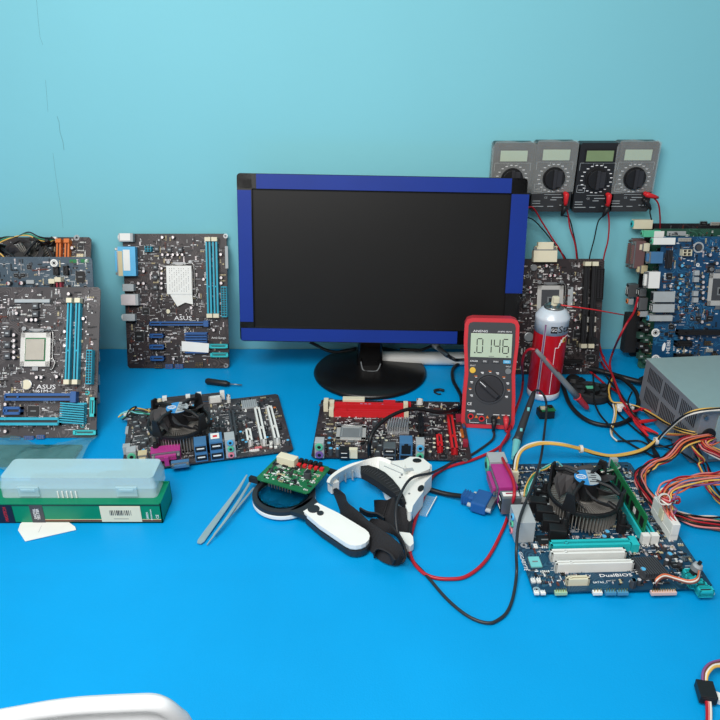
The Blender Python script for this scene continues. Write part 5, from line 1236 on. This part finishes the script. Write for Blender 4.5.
def strap(bt, tp, z0, z1, t=.002, k=5):
    bt = smoothpath([CR(x,y,z0 if not isinstance(z0,list) else z0[i]) for i,(x,y) in enumerate(bt)], k); tp = smoothpath([CR(x,y,z1 if not isinstance(z1,list) else z1[i]) for i,(x,y) in enumerate(tp)], k)
    b = MB(); b.M = IM; b.ribbon(bt, [v-w_ for v, w_ in zip(tp, bt)], t, strapm); b.build('strap', hb, smooth=False, label='black elastic strap')
strap([(15,240),(40,300),(62,360),(75,410),(150,470),(215,520),(235,590),(300,660),(380,690),(430,680)], [(35,228),(85,265),(100,310),(140,345),(180,380),(228,425),(300,470),(380,530),(430,580),(450,640)], .002, [.022,.022,.024,.026,.028,.028,.026,.026,.026,.026])
strap([(228,435),(280,470),(340,492),(390,510),(420,545),(448,600),(452,650),(430,682)], [(250,410),(310,420),(360,445),(400,490),(430,530),(450,585),(454,640),(436,672)], .012, .022)
strap([(270,350),(275,385),(300,420),(340,455),(380,490),(430,495),(475,490)], [(268,300),(300,298),(345,300),(385,285),(400,330),(445,345),(478,370)], .002, [.026,.028,.028,.028,.026,.026,.024])
strap([(268,650),(270,620),(285,598),(320,600),(350,640),(378,690)], [(262,612),(275,595),(300,592),(325,600),(365,625),(390,660)], .003, .018)
strap([(180,370),(230,400),(290,400),(330,425)], [(178,345),(225,370),(285,380),(325,405)], .004, .018)
b = MB(); b.M = IM; q = [P(x,y,.0015) for x,y in ((436.5,498),(426.5,516.5),(408,512),(418,494))]; b.prism([(v.x,v.y) for v in q], .0006, .0024, mat('clear_lens', (200,225,230), .05, alpha=.18, spec=.8)); e = q[0]-q[1]; b.box((q[0]+q[1])/2+Vector((0,0,.0016)), (.0010, e.length, .0022), 'white', rz=math.atan2(-e.x, e.y)); b.build('lens_plate', hb, label='clear lens plate with a bright edge')

# video cable with blue plug
a = P(492,503,.012); vc = thing('video_plug_cable', 'black cable with a blue video plug lying between the headband and the flat board', 'cable', loc=P(476,502)); IM = Matrix.Translation(-vc.location)
pl0, pl1 = P(462,496,.010), P(492,505,.010); d = (pl1-pl0); rz = math.atan2(d.y, d.x)
b = MB(); b.M = IM @ Matrix.Translation(pl0) @ Matrix.Rotation(rz, 4, 'Z'); L = d.length
b.box((L*.22,0,0), (L*.44,.013,.013), 'blue'); b.box((L*.66,0,0), (L*.5,.032,.015), 'blue'); b.build('plug_shell', vc, bevel=.002, label='blue plug shell')
b = MB(); b.M = IM @ Matrix.Translation(pl0) @ Matrix.Rotation(rz, 4, 'Z')
for i in range(3): b.box((L*(.06+.08*i),0,0), (.0015,.0145,.0145), 'blue')
b.box((L*.96,0,0), (.008,.022,.010), 'tin')
for e_ in (-1,1): b.cyl((L*.30,e_*.0125,0), .0028, L*.76, 'lgrey', 10, axis='x')
b.build('plug_shield', vc)
wirepart('wire', vc, IM, [P(405,481,.004), P(418,485.5,.0045), P(428,489,.0045), P(442,493,.0045), P(452,495,.006), P(463,496.3,.010)], .0034, 'w_black', n=10)

# drive power plug bottom right
pc_ = P(706,692,.008); dv = thing('drive_power_cable', 'black drive power plug with red, white and yellow wires at the lower right corner', 'cable', loc=P(706,692)); IM = Matrix.Translation(-dv.location)
b = MB(); b.M = IM @ Matrix.Translation(pc_) @ Matrix.Rotation(-.18, 4, 'Z'); b.box((0,0,0), (.015,.019,.009), 'black'); b.box((0,-.0095,.001), (.012,.001,.004), 'darkink'); b.build('plug', dv, bevel=.0006)
b = MB(); b.M = IM @ Matrix.Translation(P(718,698,.004)) @ Matrix.Rotation(-.5, 4, 'Z'); b.box((0,0,0), (.012,.009,.006), 'white'); b.box((.012,0,0), (.014,.004,.003), 'white'); b.build('white_plug', dv, bevel=.0006, label='small white plug')
for i, m in enumerate(('w_purple','w_brown','w_white','w_yellow')):
    o_ = i*.0018
    wirepart('wire', dv, IM, [P(703+i*1.3,686,.010), P(702.5+i*1.4,678,.012), P(704+i*1.6,670+i*.8,.014), P(710+i*1.4,663.5+i*1.2,.014), P(722,660+i*2,.012), P(740,658+i*2.2,.008)], .0014, m)
b = MB(); b.M = IM @ Matrix.Translation(P(744,661,.008)); b.box((.004,0,0), (.014,.016,.008), 'black'); b.build('plug', dv, bevel=.0006)
for i, m in enumerate(('w_red','w_pink','w_white')): wirepart('wire', dv, IM, [P(706+i*1.8,698,.008), P(707+i*1.8,708,.006), P(707+i*1.8,722,.004), P(705+i*1.8,740,.003)], .0014, m)

# ------------------------------------------------------------------ chair
chm = mat('chair_plastic', (228,230,232), .38, var=.03, bump=.05, bscale=80)
ch = thing('plastic_chair', 'white plastic chair at the near edge of the table, only its back showing', 'chair', loc=(-.24,.42,-.75))
# back rest outline in its own plane (x, s) with s up along the back
zt = .085; yt = .335
cxw = -.24
def curve_top(u): return 1
b = MB(); n = 28; vs = []; fs = []
xl_, xr_ = P(-60,722,.0), P(193,722,.0)
topedge = []
for px, py in ((-95,760),(-60,740),(-30,725),(0,714),(30,706),(60,699),(90,694),(120,691.5),(150,690.2),(162,690.8),(172,694),(180,701),(187,710),(192,718),(197,735),(203,760)):
    topedge.append(Y(px-6, py-9, .318))
topedge = smoothpath(topedge, 3)
for i, p in enumerate(topedge):
    f = i/(len(topedge)-1); zb = -.30
    for j in range(9):
        g_ = j/8; z_ = p.z+(zb-p.z)*g_; x_ = p.x+(cxw-.0+ (f-.5)*.40-p.x)*g_*.6
        y_ = .318+.012*math.sin(PI*f)*-1-.004*g_
        vs.append((x_, y_, z_))
m_ = len(topedge)
for i in range(m_-1):
    for j in range(8): q_ = i*9+j; fs.append((q_, q_+1, q_+10, q_+9))
IMc = Matrix.Translation(-ch.location); b.M = IMc; b.add(vs, fs, chm); o = b.build('back_rest', ch, smooth=True)
md = o.modifiers.new('s', 'SOLIDIFY'); md.thickness = .006; md.offset = 0
b = MB(); b.tube([v-ch.location for v in [Vector(p)+Vector((0,-.003-.012*math.sin(PI*i/(m_-1)),-.002)) for i, p in enumerate(topedge)]], .0055, chm, 8); b.build('back_rim', ch, smooth=True)
b = MB(); b.box((0,-.34,.43), (.42,.40,.02), chm); b.build('seat', ch, bevel=.008)
for sx in (-1,1):
    for sy in (-.50,-.17):
        b = MB(); b.box((sx*.19, sy, .215), (.035,.035,.43), chm); b.build('leg', ch, bevel=.004)
